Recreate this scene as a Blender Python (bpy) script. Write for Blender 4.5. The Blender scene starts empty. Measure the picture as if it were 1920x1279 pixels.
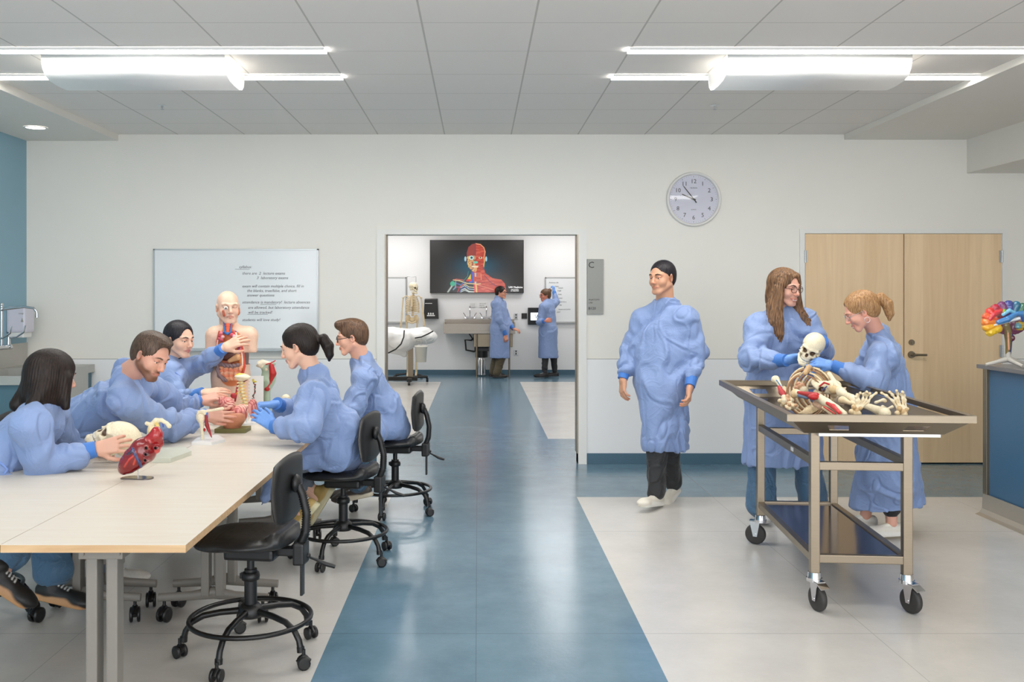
import bpy, bmesh, math, random
import numpy as np
from mathutils import Vector, Matrix

# ---------------------------------------------------------------- camera, world, exposure, lamps
F, CX, CY, EYE = 1773.0, 896.0, 557.0, 1.553
col = bpy.context.scene.collection
sc = bpy.context.scene
cd = bpy.data.cameras.new('camera')
cam = bpy.data.objects.new('camera', cd); col.objects.link(cam)
cam.location = (0, 0, EYE); cam.rotation_euler = (math.pi/2, 0, 0)
cd.sensor_width = 36.0; cd.lens = 36.0*F/1920.0
cd.shift_x = (960-CX)/1920.0; cd.shift_y = -(639.5-CY)/1920.0
cd.clip_start = 0.05
sc.camera = cam
sc.view_settings.view_transform = 'Standard'
sc.view_settings.look = 'None'
sc.view_settings.gamma = 1.0
sc.view_settings.use_curve_mapping = False
sc.view_settings.exposure = 0.55
w = bpy.data.worlds.new('world'); sc.world = w; w.use_nodes = True
w.node_tree.nodes['Background'].inputs[0].default_value = (0.93, 0.96, 1.0, 1)
w.node_tree.nodes['Background'].inputs[1].default_value = 2.75

def area_lamp(name, loc, sx, sy, power, colour=(1, .97, .93)):
    l = bpy.data.lights.new(name, 'AREA'); l.shape = 'RECTANGLE'; l.size = sx; l.size_y = sy
    l.energy = power; l.color = colour
    o = bpy.data.objects.new(name, l); col.objects.link(o); o.location = loc
    return o
# ceiling fixtures of the near room that stand over and behind the camera, and those of the far lab; the middle one is only an added fill
for i, y in enumerate((3.4, 1.0, -1.5)):
    for x in (-2.1, 2.1):
        area_lamp('ceiling_lamp_near', (x, y, 3.04), 2.3, .5, 16)
area_lamp('fill_lamp_middle', (0.1, 5.9, 3.05), 1.2, 1.0, 20)  # added fill light for the back of the room, no real fixture hangs here
for y in (10.6, 13.2, 15.8, 17.9):
    for x in (-1.7, 1.7):
        area_lamp('ceiling_lamp_far', (x, y, 3.02), 1.6, .6, 19, (1, .98, .97))

# ---------------------------------------------------------------- helpers
def P(px, py, Z):
    return np.array([(px-CX)*Z/F, Z, EYE-(py-CY)*Z/F])
def V(*a): return np.array(a, float)
def unit(v):
    v = np.asarray(v, float); n = np.linalg.norm(v); return v/n if n > 1e-9 else v
def lerp(a, b, t): return np.asarray(a, float)*(1-t)+np.asarray(b, float)*t
def lin(c):
    c = np.asarray(c, float)/255.0
    return tuple(np.where(c <= .04045, c/12.92, ((c+.055)/1.055)**2.4))
def frame(fwd, up=(0, 0, 1)):
    """columns: right, forward, up"""
    f = unit(fwd); r = unit(np.cross(f, up)); u = np.cross(r, f)
    return np.stack([r, f, u], 1)

def _h(i, j, k):
    n = (i*374761393 + j*668265263 + k*2147483647*0 + k*1274126177) & 0xffffffff
    n = ((n ^ (n >> 13))*1274126177) & 0xffffffff
    return ((n ^ (n >> 16)) & 0xffff)/65535.0
def vnoise(Q):
    Q = np.asarray(Q, float); I = np.floor(Q).astype(np.int64); T = Q-I; T = T*T*(3-2*T)
    i, j, k = I[..., 0], I[..., 1], I[..., 2]; x, y, z = T[..., 0], T[..., 1], T[..., 2]
    def L(a, b, t): return a+(b-a)*t
    return L(L(L(_h(i, j, k), _h(i+1, j, k), x), L(_h(i, j+1, k), _h(i+1, j+1, k), x), y),
             L(L(_h(i, j, k+1), _h(i+1, j, k+1), x), L(_h(i, j+1, k+1), _h(i+1, j+1, k+1), x), y), z)
def facet(Q):
    Q = np.asarray(Q, float); I = np.floor(Q).astype(np.int64); T = Q-I
    i, j, k = I[..., 0], I[..., 1], I[..., 2]; x, y, z = T[..., 0], T[..., 1], T[..., 2]
    def L(a, b, t): return a+(b-a)*t
    return L(L(L(_h(i, j, k), _h(i+1, j, k), x), L(_h(i, j+1, k), _h(i+1, j+1, k), x), y),
             L(L(_h(i, j, k+1), _h(i+1, j, k+1), x), L(_h(i, j+1, k+1), _h(i+1, j+1, k+1), x), y), z)
def ridge(Q): return 1-np.abs(2*vnoise(Q)-1)*1.0

# ---- materials
def nt(name):
    m = bpy.data.materials.new(name); m.use_nodes = True
    return m, m.node_tree, m.node_tree.nodes['Principled BSDF']
def mat(name, c, rough=.5, metal=0, noise=0.0, nscale=30, bump=0.0, bscale=80, coat=0, stretch=(1, 1, 1), emit=None, es=0, spec=None, trans=0, sub=0):
    m, t, b = nt(name); N = t.nodes; Lk = t.links
    c = lin(c); b.inputs['Base Color'].default_value = (*c, 1)
    b.inputs['Roughness'].default_value = rough; b.inputs['Metallic'].default_value = metal
    if coat: b.inputs['Coat Weight'].default_value = coat; b.inputs['Coat Roughness'].default_value = .08
    if spec is not None: b.inputs['Specular IOR Level'].default_value = spec
    if trans: b.inputs['Transmission Weight'].default_value = trans
    if sub:
        b.inputs['Subsurface Weight'].default_value = sub; b.inputs['Subsurface Radius'].default_value = (.01, .004, .002)
        b.inputs['Subsurface Scale'].default_value = 1.0
    if emit is not None:
        b.inputs['Emission Color'].default_value = (*lin(emit), 1); b.inputs['Emission Strength'].default_value = es
    tc = N.new('ShaderNodeTexCoord'); mp = N.new('ShaderNodeMapping'); Lk.new(tc.outputs['Object'], mp.inputs['Vector'])
    mp.inputs['Scale'].default_value = stretch
    nz = N.new('ShaderNodeTexNoise'); nz.inputs['Scale'].default_value = nscale; nz.inputs['Detail'].default_value = 4
    Lk.new(mp.outputs['Vector'], nz.inputs['Vector'])
    mx = N.new('ShaderNodeMix'); mx.data_type = 'RGBA'
    k = noise
    mx.inputs['A'].default_value = (*[max(0, x*(1-k)) for x in c], 1); mx.inputs['B'].default_value = (*[min(1, x*(1+k)) for x in c], 1)
    Lk.new(nz.outputs['Fac'], mx.inputs['Factor']); Lk.new(mx.outputs['Result'], b.inputs['Base Color'])
    if bump:
        n2 = N.new('ShaderNodeTexNoise'); n2.inputs['Scale'].default_value = bscale; n2.inputs['Detail'].default_value = 3
        Lk.new(mp.outputs['Vector'], n2.inputs['Vector'])
        bp = N.new('ShaderNodeBump'); bp.inputs['Strength'].default_value = bump; bp.inputs['Distance'].default_value = .01
        Lk.new(n2.outputs['Fac'], bp.inputs['Height']); Lk.new(bp.outputs['Normal'], b.inputs['Normal'])
    return m
def vmat(name, rough=.5, bump=0, bscale=200, coat=0, sub=0, metal=0, emit=0, stretch=(1, 1, 1), noise=.06):
    """material that takes its colour from the mesh's own paint"""
    m, t, b = nt(name); N = t.nodes; Lk = t.links
    a = N.new('ShaderNodeAttribute'); a.attribute_name = 'Col'
    b.inputs['Roughness'].default_value = rough; b.inputs['Metallic'].default_value = metal
    tc = N.new('ShaderNodeTexCoord'); mp = N.new('ShaderNodeMapping'); Lk.new(tc.outputs['Object'], mp.inputs['Vector'])
    mp.inputs['Scale'].default_value = stretch
    n2 = N.new('ShaderNodeTexNoise'); n2.inputs['Scale'].default_value = bscale; n2.inputs['Detail'].default_value = 3
    Lk.new(mp.outputs['Vector'], n2.inputs['Vector'])
    mr = N.new('ShaderNodeMapRange'); mr.inputs['From Min'].default_value = .25; mr.inputs['From Max'].default_value = .75
    mr.inputs['To Min'].default_value = 1-noise; mr.inputs['To Max'].default_value = 1+noise
    Lk.new(n2.outputs['Fac'], mr.inputs['Value'])
    vm = N.new('ShaderNodeVectorMath'); vm.operation = 'SCALE'
    Lk.new(a.outputs['Color'], vm.inputs[0]); Lk.new(mr.outputs['Result'], vm.inputs['Scale'])
    if emit:
        Lk.new(a.outputs['Color'], b.inputs['Emission Color']); b.inputs['Emission Strength'].default_value = emit
        b.inputs['Base Color'].default_value = (.01, .01, .01, 1)
    else: Lk.new(vm.outputs['Vector'], b.inputs['Base Color'])
    if coat: b.inputs['Coat Weight'].default_value = coat; b.inputs['Coat Roughness'].default_value = .08
    if sub:
        b.inputs['Subsurface Weight'].default_value = sub; b.inputs['Subsurface Radius'].default_value = (.012, .004, .002)
        b.inputs['Subsurface Scale'].default_value = 1.0
    if bump:
        bp = N.new('ShaderNodeBump'); bp.inputs['Strength'].default_value = bump; bp.inputs['Distance'].default_value = .005
        Lk.new(n2.outputs['Fac'], bp.inputs['Height']); Lk.new(bp.outputs['Normal'], b.inputs['Normal'])
    return m

# ---- mesh accumulator
ROOTS = {}
class MB:
    def __init__(s): s.v = []; s.l = []; s.t = []; s.m = []; s.s = []; s.c = []; s.n = 0
    def raw(s, Vs, faces, mi=0, smooth=False, colour=(200, 200, 200)):
        Vs = np.asarray(Vs, float).reshape(-1, 3)
        if isinstance(faces, np.ndarray):
            s.l.append((faces+s.n).ravel()); s.t.append(np.full(len(faces), faces.shape[1]))
            nf = len(faces)
        else:
            s.l.append(np.array([i+s.n for f in faces for i in f])); s.t.append(np.array([len(f) for f in faces])); nf = len(faces)
        s.m.append(np.full(nf, mi)); s.s.append(np.full(nf, smooth))
        c = np.asarray(colour, float)
        if c.ndim == 1: c = np.tile(np.array(lin(c)), (len(Vs), 1))
        s.c.append(c); s.v.append(Vs); s.n += len(Vs)
        return s
    def box(s, lo, hi, mi=0, bev=0, colour=(200, 200, 200), R=None, c=None):
        """axis box lo..hi; with R (3x3) and c the box is given in that frame"""
        lo = np.minimum(lo, hi).astype(float) if True else lo; 
        bm = bmesh.new(); bmesh.ops.create_cube(bm, size=1)
        return s._bx(bm, lo, np.asarray(hi, float), mi, bev, colour, R, c)
    def _bx(s, bm, lo, hi, mi, bev, colour, R, c):
        sz = np.abs(hi-lo); ce = (lo+hi)/2
        for v in bm.verts: v.co = Vector(np.array(v.co)*sz)
        if bev:
            bmesh.ops.bevel(bm, geom=bm.edges[:], offset=min(bev, min(sz)*.45), segments=2, affect='EDGES', profile=.6)
        Vs = np.array([v.co[:] for v in bm.verts])+ce
        bm.verts.index_update(); fs = [[v.index for v in f.verts] for f in bm.faces]; bm.free()
        if R is not None: Vs = Vs@np.asarray(R).T
        if c is not None: Vs = Vs+np.asarray(c)
        return s.raw(Vs, fs, mi, False, colour)
    def cbox(s, c, size, mi=0, bev=0, R=None, colour=(200, 200, 200)):
        h = np.asarray(size, float)/2
        bm = bmesh.new(); bmesh.ops.create_cube(bm, size=1)
        return s._bx(bm, -h, h, mi, bev, colour, np.eye(3) if R is None else R, c)
    def tube(s, pts, r, mi=0, seg=10, closed=False, colour=(200, 200, 200), cap=True, flat=None):
        pts = np.asarray(pts, float); n = len(pts); r = np.full(n, r) if np.isscalar(r) else np.asarray(r, float)
        if closed: tg = np.roll(pts, -1, 0)-np.roll(pts, 1, 0)
        else: tg = np.gradient(pts, axis=0)
        tg = tg/np.maximum(np.linalg.norm(tg, axis=1, keepdims=True), 1e-9)
        a = np.array([0, 0, 1.0]) if abs(tg[0][2]) < .9 else np.array([1.0, 0, 0])
        u = unit(np.cross(tg[0], a)); rings = []
        th = np.linspace(0, 2*math.pi, seg, endpoint=False)
        for i in range(n):
            u = unit(u-tg[i]*np.dot(u, tg[i])); w_ = np.cross(tg[i], u)
            fl = 1 if flat is None else flat
            rings.append(pts[i]+r[i]*(np.outer(np.cos(th), u)+fl*np.outer(np.sin(th), w_)))
        Vs = np.concatenate(rings); fs = []
        m = n if closed else n-1
        for i in range(m):
            j = (i+1) % n
            for k in range(seg):
                k2 = (k+1) % seg; fs.append([i*seg+k, i*seg+k2, j*seg+k2, j*seg+k])
        s.raw(Vs, np.array(fs), mi, True, colour)
        if cap and not closed:
            s.raw(rings[0], [list(range(seg))[::-1]], mi, False, colour); s.raw(rings[-1], [list(range(seg))], mi, False, colour)
        return s
    def cyl(s, a, b, r, r2=None, mi=0, seg=24, colour=(200, 200, 200)):
        return s.tube([a, b], [r, r if r2 is None else r2], mi, seg, colour=colour)
    def lathe(s, prof, c=(0, 0, 0), mi=0, seg=32, R=None, colour=(200, 200, 200), smooth=True):
        prof = np.asarray(prof, float); th = np.linspace(0, 2*math.pi, seg, endpoint=False); n = len(prof)
        Vs = np.array([[p[0]*math.cos(t), p[0]*math.sin(t), p[1]] for p in prof for t in th])
        fs = [[i*seg+k, i*seg+(k+1) % seg, (i+1)*seg+(k+1) % seg, (i+1)*seg+k] for i in range(n-1) for k in range(seg)]
        if R is not None: Vs = Vs@np.asarray(R).T
        return s.raw(Vs+np.asarray(c), np.array(fs), mi, smooth, colour)
    def ball(s, c, r, mi=0, seg=16, colour=(200, 200, 200), R=None):
        r = np.array([r, r, r]) if np.isscalar(r) else np.asarray(r, float)
        th = np.linspace(0, math.pi, seg//2+1)
        Vs = np.array([[math.sin(t)*math.cos(p), math.sin(t)*math.sin(p), math.cos(t)] for t in th for p in np.linspace(0, 2*math.pi, seg, endpoint=False)])*r
        fs = [[i*seg+k, (i+1)*seg+k, (i+1)*seg+(k+1) % seg, i*seg+(k+1) % seg] for i in range(seg//2) for k in range(seg)]
        if R is not None: Vs = Vs@np.asarray(R).T
        return s.raw(Vs+np.asarray(c), np.array(fs), mi, True, colour)
    def quad(s, pts, mi=0, colour=(200, 200, 200)): return s.raw(pts, [list(range(len(pts)))], mi, False, colour)
    def prism(s, poly, d, mi=0, colour=(200, 200, 200)):
        """closed polygon (n,3) pushed along d"""
        poly = np.asarray(poly, float); n = len(poly); Vs = np.concatenate([poly, poly+np.asarray(d, float)])
        fs = [list(range(n))[::-1], [n+i for i in range(n)]]+[[i, (i+1) % n, n+(i+1) % n, n+i] for i in range(n)]
        return s.raw(Vs, fs, mi, False, colour)
    def text(s, txt, c, size, mi=0, R=None, depth=.0008, align='LEFT', colour=(20, 20, 20), shear=0):
        cu = bpy.data.curves.new('txt', 'FONT'); cu.body = txt; cu.size = size; cu.align_x = align; cu.extrude = depth; cu.shear = shear
        cu.resolution_u = 2
        o = bpy.data.objects.new('txt', cu); col.objects.link(o)
        bpy.context.view_layer.update()
        me = bpy.data.meshes.new_from_object(o.evaluated_get(bpy.context.evaluated_depsgraph_get()))
        Vs = np.array([v.co[:] for v in me.vertices]); fs = [list(p.vertices) for p in me.polygons]
        bpy.data.objects.remove(o); bpy.data.meshes.remove(me); bpy.data.curves.remove(cu)
        if len(Vs) == 0: return s
        if R is None: R = np.array([[1, 0, 0], [0, 0, -1], [0, 1, 0.]])    # facing -Y
        Vs = Vs@np.asarray(R).T
        return s.raw(Vs+np.asarray(c), fs, mi, False, colour)
    def build(s, name, mats, parent=None):
        if not isinstance(mats, (list, tuple)): mats = [mats]
        Vs = np.concatenate(s.v); org = None
        r = parent
        while r is not None and r.parent is not None: r = r.parent
        if r is not None and r.name in ROOTS: Vs = Vs-ROOTS[r.name]
        elif r is None:
            lo, hi = Vs.min(0), Vs.max(0); org = np.array([(lo[0]+hi[0])/2, (lo[1]+hi[1])/2, lo[2]]); Vs = Vs-org
        L_ = np.concatenate(s.l).astype(np.int32); T = np.concatenate(s.t).astype(np.int32)
        me = bpy.data.meshes.new(name)
        me.vertices.add(len(Vs)); me.vertices.foreach_set('co', Vs.astype(np.float32).ravel())
        me.loops.add(len(L_)); me.loops.foreach_set('vertex_index', L_)
        me.polygons.add(len(T)); st = np.concatenate([[0], np.cumsum(T)[:-1]]).astype(np.int32)
        me.polygons.foreach_set('loop_start', st); me.polygons.foreach_set('loop_total', T)
        me.polygons.foreach_set('material_index', np.concatenate(s.m).astype(np.int32))
        me.polygons.foreach_set('use_smooth', np.concatenate(s.s).astype(bool))
        me.update(calc_edges=True); me.validate()
        ca = me.color_attributes.new('Col', 'FLOAT_COLOR', 'POINT')
        cc = np.ones((len(me.vertices), 4), np.float32); C = np.concatenate(s.c)
        if len(C) == len(cc): cc[:, :3] = C
        ca.data.foreach_set('color', cc.ravel())
        for m in mats: me.materials.append(m)
        o = bpy.data.objects.new(name, me); col.objects.link(o)
        if parent is not None: o.parent = parent
        elif org is not None: o.location = org
        return o

def tag(o, label, cat=None, group=None, kind=None):
    if label: o['label'] = label
    if cat: o['category'] = cat
    if group: o['group'] = group
    if kind: o['kind'] = kind
    return o
def thing(name, label, cat, loc=(0, 0, 0), rotz=0, group=None, world=True):
    o = bpy.data.objects.new(name, None); col.objects.link(o); o.empty_display_size = .1
    o.location = tuple(float(x) for x in loc); o.rotation_euler = (0, 0, rotz)
    if world: ROOTS[o.name] = np.array(loc, float)
    return tag(o, label, cat, group)
def struct(o): o['kind'] = 'structure'; return o
def dup(root, loc, rotz, label, group=None):
    r = root.copy(); col.objects.link(r); r.location = loc; r.rotation_euler = (0, 0, rotz); r['label'] = label
    if group: r['group'] = group
    for ch in list(root.children):
        c = ch.copy(); col.objects.link(c); c.parent = r
        for g in list(ch.children):
            d = g.copy(); col.objects.link(d); d.parent = c
    return r

# ---- signed-distance modelling (organic shapes)
class S:
    def __init__(s): s.ops = []
    def _add(s, fn, lo, hi, c, k, op, kc): s.ops.append((fn, lo, hi, None if c is None else np.array(lin(c)), k, op, kc)); return s
    def ell(s, c, r, colour=None, k=.01, op='u', R=None, kc=.003):
        c = np.asarray(c, float); r = np.full(3, r, float) if np.isscalar(r) else np.asarray(r, float)
        Rm = None if R is None else np.asarray(R, float)
        def fn(Q):
            q = Q-c
            if Rm is not None: q = q@Rm
            k0 = np.linalg.norm(q/r, axis=-1); k1 = np.linalg.norm(q/(r*r), axis=-1)
            return k0*(k0-1)/np.maximum(k1, 1e-6)
        e = r.max(); return s._add(fn, c-(r if R is None else e), c+(r if R is None else e), colour, k, op, kc)
    def rc(s, a, b, ra, rb=None, colour=None, k=.01, op='u', kc=.003, ax=None, sq=1.0):
        """round cone; with ax the section is stretched by sq along ax"""
        a = np.asarray(a, float); b = np.asarray(b, float); rb = ra if rb is None else rb
        ba = b-a; L2 = max(ba@ba, 1e-9); A = None if ax is None else unit(ax)
        def fn(Q):
            q = Q-a; h = np.clip(q@ba/L2, 0, 1); q = q-h[..., None]*ba
            if A is not None:
                d = q@A; q = q-d[..., None]*A*(1-1/sq)
            return np.linalg.norm(q, axis=-1)-(ra+(rb-ra)*h)
        m = max(ra, rb)*max(1, sq); return s._add(fn, np.minimum(a, b)-m, np.maximum(a, b)+m, colour, k, op, kc)
    def poly(s, pts, rs, colour=None, k=.006, op='u', kc=.003):
        rs = [rs]*len(pts) if np.isscalar(rs) else rs
        for i in range(len(pts)-1): s.rc(pts[i], pts[i+1], rs[i], rs[i+1], colour, k if i == 0 else min(k, .004), op, kc)
        return s
    def box(s, c, h, colour=None, k=.004, op='u', R=None, r=0.0, kc=.003):
        c = np.asarray(c, float); h = np.asarray(h, float)-r; Rm = None if R is None else np.asarray(R, float)
        def fn(Q):
            q = Q-c
            if Rm is not None: q = q@Rm
            d = np.abs(q)-h
            return np.linalg.norm(np.maximum(d, 0), axis=-1)+np.minimum(d.max(-1), 0)-r
        e = np.linalg.norm(h+r) if R is not None else h+r
        return s._add(fn, c-e, c+e, colour, k, op, kc)
    def half(s, p, n, colour=None, k=.003, kc=.003):
        """keep the side n points away from"""
        p = np.asarray(p, float); n = unit(n)
        return s._add(lambda Q: (Q-p)@n, None, None, colour, k, 'i', kc)
    def field(s, Q, want_col=False):
        d = np.full(Q.shape[:-1], 1e3); C = np.tile(np.array([.6, .6, .6]), Q.shape[:-1]+(1,)) if want_col else None
        for fn, lo, hi, c, k, op, kc in s.ops:
            di = fn(Q)
            if want_col and c is not None:
                if op == 'u': h = np.clip(.5+.5*(d-di)/kc, 0, 1)
                elif op == 'p': h = np.clip(.5-.5*di/kc, 0, 1)
                else: h = np.clip(.5+.5*(-d-(di if op == 's' else -di))/kc, 0, 1)
                C = C+(c-C)*h[..., None]
            if op == 'u':
                h = np.maximum(k-np.abs(d-di), 0)/k; d = np.minimum(d, di)-h*h*k*.25
            elif op == 's':
                h = np.maximum(k-np.abs(-di-d), 0)/k; d = np.maximum(d, -di)+h*h*k*.25
            elif op == 'i':
                h = np.maximum(k-np.abs(di-d), 0)/k; d = np.maximum(d, di)+h*h*k*.25
        return (d, C) if want_col else d
    def mesh(s, vox):
        U = [o for o in s.ops if o[5] == 'u']
        lo = np.min([o[1] for o in U], 0)-3*vox-.01; hi = np.max([o[2] for o in U], 0)+3*vox+.01
        n = np.ceil((hi-lo)/vox).astype(int)+1
        ax = [lo[i]+np.arange(n[i])*vox for i in range(3)]
        D = np.full(tuple(n), 1e3, np.float32)
        for fn, l, h_, c, k, op, kc in s.ops:
            if op == 'p': continue
            if l is None: sl = tuple(slice(0, n[i]) for i in range(3))
            else:
                i0 = np.clip(np.floor((l-k-3*vox-lo)/vox).astype(int), 0, n); i1 = np.clip(np.ceil((h_+k+3*vox-lo)/vox).astype(int)+1, 0, n)
                if np.any(i1 <= i0): continue
                sl = tuple(slice(i0[i], i1[i]) for i in range(3))
            G = np.stack(np.meshgrid(ax[0][sl[0]], ax[1][sl[1]], ax[2][sl[2]], indexing='ij'), -1)
            di = fn(G).astype(np.float32); d = D[sl]
            if op == 'u': h = np.maximum(k-np.abs(d-di), 0)/k; D[sl] = np.minimum(d, di)-h*h*k*.25
            elif op == 's': h = np.maximum(k-np.abs(-di-d), 0)/k; D[sl] = np.maximum(d, -di)+h*h*k*.25
            else: h = np.maximum(k-np.abs(di-d), 0)/k; D[sl] = np.maximum(d, di)+h*h*k*.25
        ins = D < 0
        cnt = np.zeros(tuple(n-1), np.int8)
        for a in (0, 1):
            for b in (0, 1):
                for c in (0, 1): cnt += ins[a:n[0]-1+a, b:n[1]-1+b, c:n[2]-1+c]
        act = (cnt > 0) & (cnt < 8); idx = np.argwhere(act); vid = np.full(tuple(n-1), -1, np.int64); vid[act] = np.arange(len(idx))
        acc = np.zeros((len(idx), 3)); num = np.zeros(len(idx))
        corners = [(a, b, c) for a in (0, 1) for b in (0, 1) for c in (0, 1)]
        dv = {c: D[idx[:, 0]+c[0], idx[:, 1]+c[1], idx[:, 2]+c[2]] for c in corners}
        for c in corners:
            for axis in range(3):
                if c[axis] == 0:
                    c2 = tuple(c[i]+(1 if i == axis else 0) for i in range(3)); a, b = dv[c], dv[c2]
                    m = (a < 0) != (b < 0); t = np.where(m, a/np.where(m, a-b, 1), 0)
                    p = np.tile(np.array(c, float), (len(idx), 1)); p[:, axis] += t
                    acc[m] += p[m]; num[m] += 1
        Vs = lo+(idx+acc/num[:, None])*vox
        Fs = []
        for axis in range(3):
            a1, a2 = (axis+1) % 3, (axis+2) % 3
            s0 = [slice(1, n[i]-1) for i in range(3)]; s0[axis] = slice(0, n[axis]-1)
            s1 = list(s0); s1[axis] = slice(1, n[axis])
            A = ins[tuple(s0)]; B = ins[tuple(s1)]; e = np.argwhere(A != B)
            if not len(e): continue
            off = np.array([1, 1, 1]); off[axis] = 0; g = e+off; sa = A[tuple(e.T)]
            def vv(d1, d2):
                q = g.copy(); q[:, a1] -= d1; q[:, a2] -= d2; return vid[tuple(q.T)]
            q = np.stack([vv(1, 1), vv(0, 1), vv(0, 0), vv(1, 0)], 1)
            q[~sa] = q[~sa][:, ::-1]; Fs.append(q)
        return Vs, np.concatenate(Fs)
    def into(s, mb, vox, mi=0, M=None, disp=None, T=None):
        """mesh it, colour it, displace along normals, place with M (3x3), T"""
        Vs, Fs = s.mesh(vox)
        _, C = s.field(Vs, True)
        if disp is not None:
            nf = np.cross(Vs[Fs[:, 2]]-Vs[Fs[:, 0]], Vs[Fs[:, 3]]-Vs[Fs[:, 1]]); N = np.zeros_like(Vs)
            for i in range(4): np.add.at(N, Fs[:, i], nf)
            N /= np.maximum(np.linalg.norm(N, axis=1, keepdims=True), 1e-12)
            Vs = Vs+N*disp(Vs)[:, None]
        if M is not None: Vs = Vs@np.asarray(M).T
        if T is not None: Vs = Vs+np.asarray(T)
        mb.raw(Vs, Fs, mi, True, C); return mb

# ---------------------------------------------------------------- materials
M_wall = mat('wall_paint', (235, 232, 224), .6, noise=.015, nscale=3, bump=.02, bscale=150)
M_panel = mat('wall_panel', (236, 236, 236), .35, noise=.01, nscale=2)
M_blue_wall = mat('blue_paint', (142, 178, 194), .6, noise=.02, nscale=4, bump=.02)
M_soffit = mat('gypsum_paint', (234, 230, 222), .7, noise=.015, nscale=5)
M_base = mat('blue_vinyl_base', (72, 104, 122), .4, noise=.05, nscale=10)
M_frame = mat('door_frame_paint', (232, 231, 226), .4, noise=.01)
M_steel = mat('brushed_steel', (143, 131, 114), .36, metal=1, noise=.08, nscale=8, bump=.03, bscale=60, stretch=(1, 1, 14))
M_steel2 = mat('polished_steel', (112, 107, 112), .14, metal=1, noise=.05, nscale=4, bump=.01, bscale=20)
M_chrome = mat('chrome', (215, 215, 218), .1, metal=1, noise=.02)
M_black = mat('black_plastic', (24, 24, 25), .42, noise=.1, bump=.02, bscale=300)
M_black2 = mat('black_powder_coat', (15, 15, 16), .35, noise=.05)
M_grey = mat('grey_powder_coat', (126, 121, 114), .4, noise=.04, bump=.01, bscale=400)
M_rubber = mat('rubber', (52, 50, 49), .6, noise=.08)
M_white = mat('white_plastic', (232, 232, 230), .3, noise=.01)
M_board = mat('whiteboard_enamel', (232, 235, 236), .16, noise=.008, nscale=2, coat=.3)
M_alu = mat('aluminium_trim', (185, 187, 188), .35, metal=.8, noise=.02)
M_ink = mat('marker_ink', (88, 88, 92), .6)
M_sign = mat('sign_grey', (158, 158, 152), .5, noise=.02)
M_dark = mat('dark_ink', (30, 30, 30), .6)
M_glow = mat('lamp_lens', (255, 255, 255), .5, emit=(255, 252, 246), es=20)
M_glow2 = mat('downlight_lens', (255, 255, 255), .5, emit=(255, 252, 246), es=3)

def ceiling_mat():
    m, t, b = nt('ceiling_tile'); N = t.nodes; L = t.links
    tc = N.new('ShaderNodeTexCoord'); sx = N.new('ShaderNodeSeparateXYZ'); ge = N.new('ShaderNodeNewGeometry'); L.new(ge.outputs['Position'], sx.inputs[0])
    def line(out, off, step, wd):
        a = N.new('ShaderNodeMath'); a.operation = 'SUBTRACT'; L.new(out, a.inputs[0]); a.inputs[1].default_value = off-step*50
        f = N.new('ShaderNodeMath'); f.operation = 'MODULO'; L.new(a.outputs[0], f.inputs[0]); f.inputs[1].default_value = step
        c = N.new('ShaderNodeMath'); c.operation = 'LESS_THAN'; L.new(f.outputs[0], c.inputs[0]); c.inputs[1].default_value = wd
        return c.outputs[0]
    lx = line(sx.outputs[0], .305, .6205, .011); ly = line(sx.outputs[1], 5.215, .605, .006)
    mx = N.new('ShaderNodeMath'); mx.operation = 'MAXIMUM'; L.new(lx, mx.inputs[0]); L.new(ly, mx.inputs[1])
    mc = N.new('ShaderNodeMix'); mc.data_type = 'RGBA'; L.new(mx.outputs[0], mc.inputs['Factor'])
    mc.inputs['A'].default_value = (*lin((236, 231, 225)), 1); mc.inputs['B'].default_value = (*lin((196, 191, 184)), 1)
    L.new(mc.outputs['Result'], b.inputs['Base Color']); b.inputs['Roughness'].default_value = .8
    n = N.new('ShaderNodeTexNoise'); n.inputs['Scale'].default_value = 160; L.new(ge.outputs['Position'], n.inputs['Vector'])
    sb = N.new('ShaderNodeMath'); sb.operation = 'SUBTRACT'; L.new(n.outputs['Fac'], sb.inputs[0]); L.new(mx.outputs[0], sb.inputs[1])
    bp = N.new('ShaderNodeBump'); bp.inputs['Strength'].default_value = .12; bp.inputs['Distance'].default_value = .004
    L.new(sb.outputs[0], bp.inputs['Height']); L.new(bp.outputs['Normal'], b.inputs['Normal'])
    return m
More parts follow.
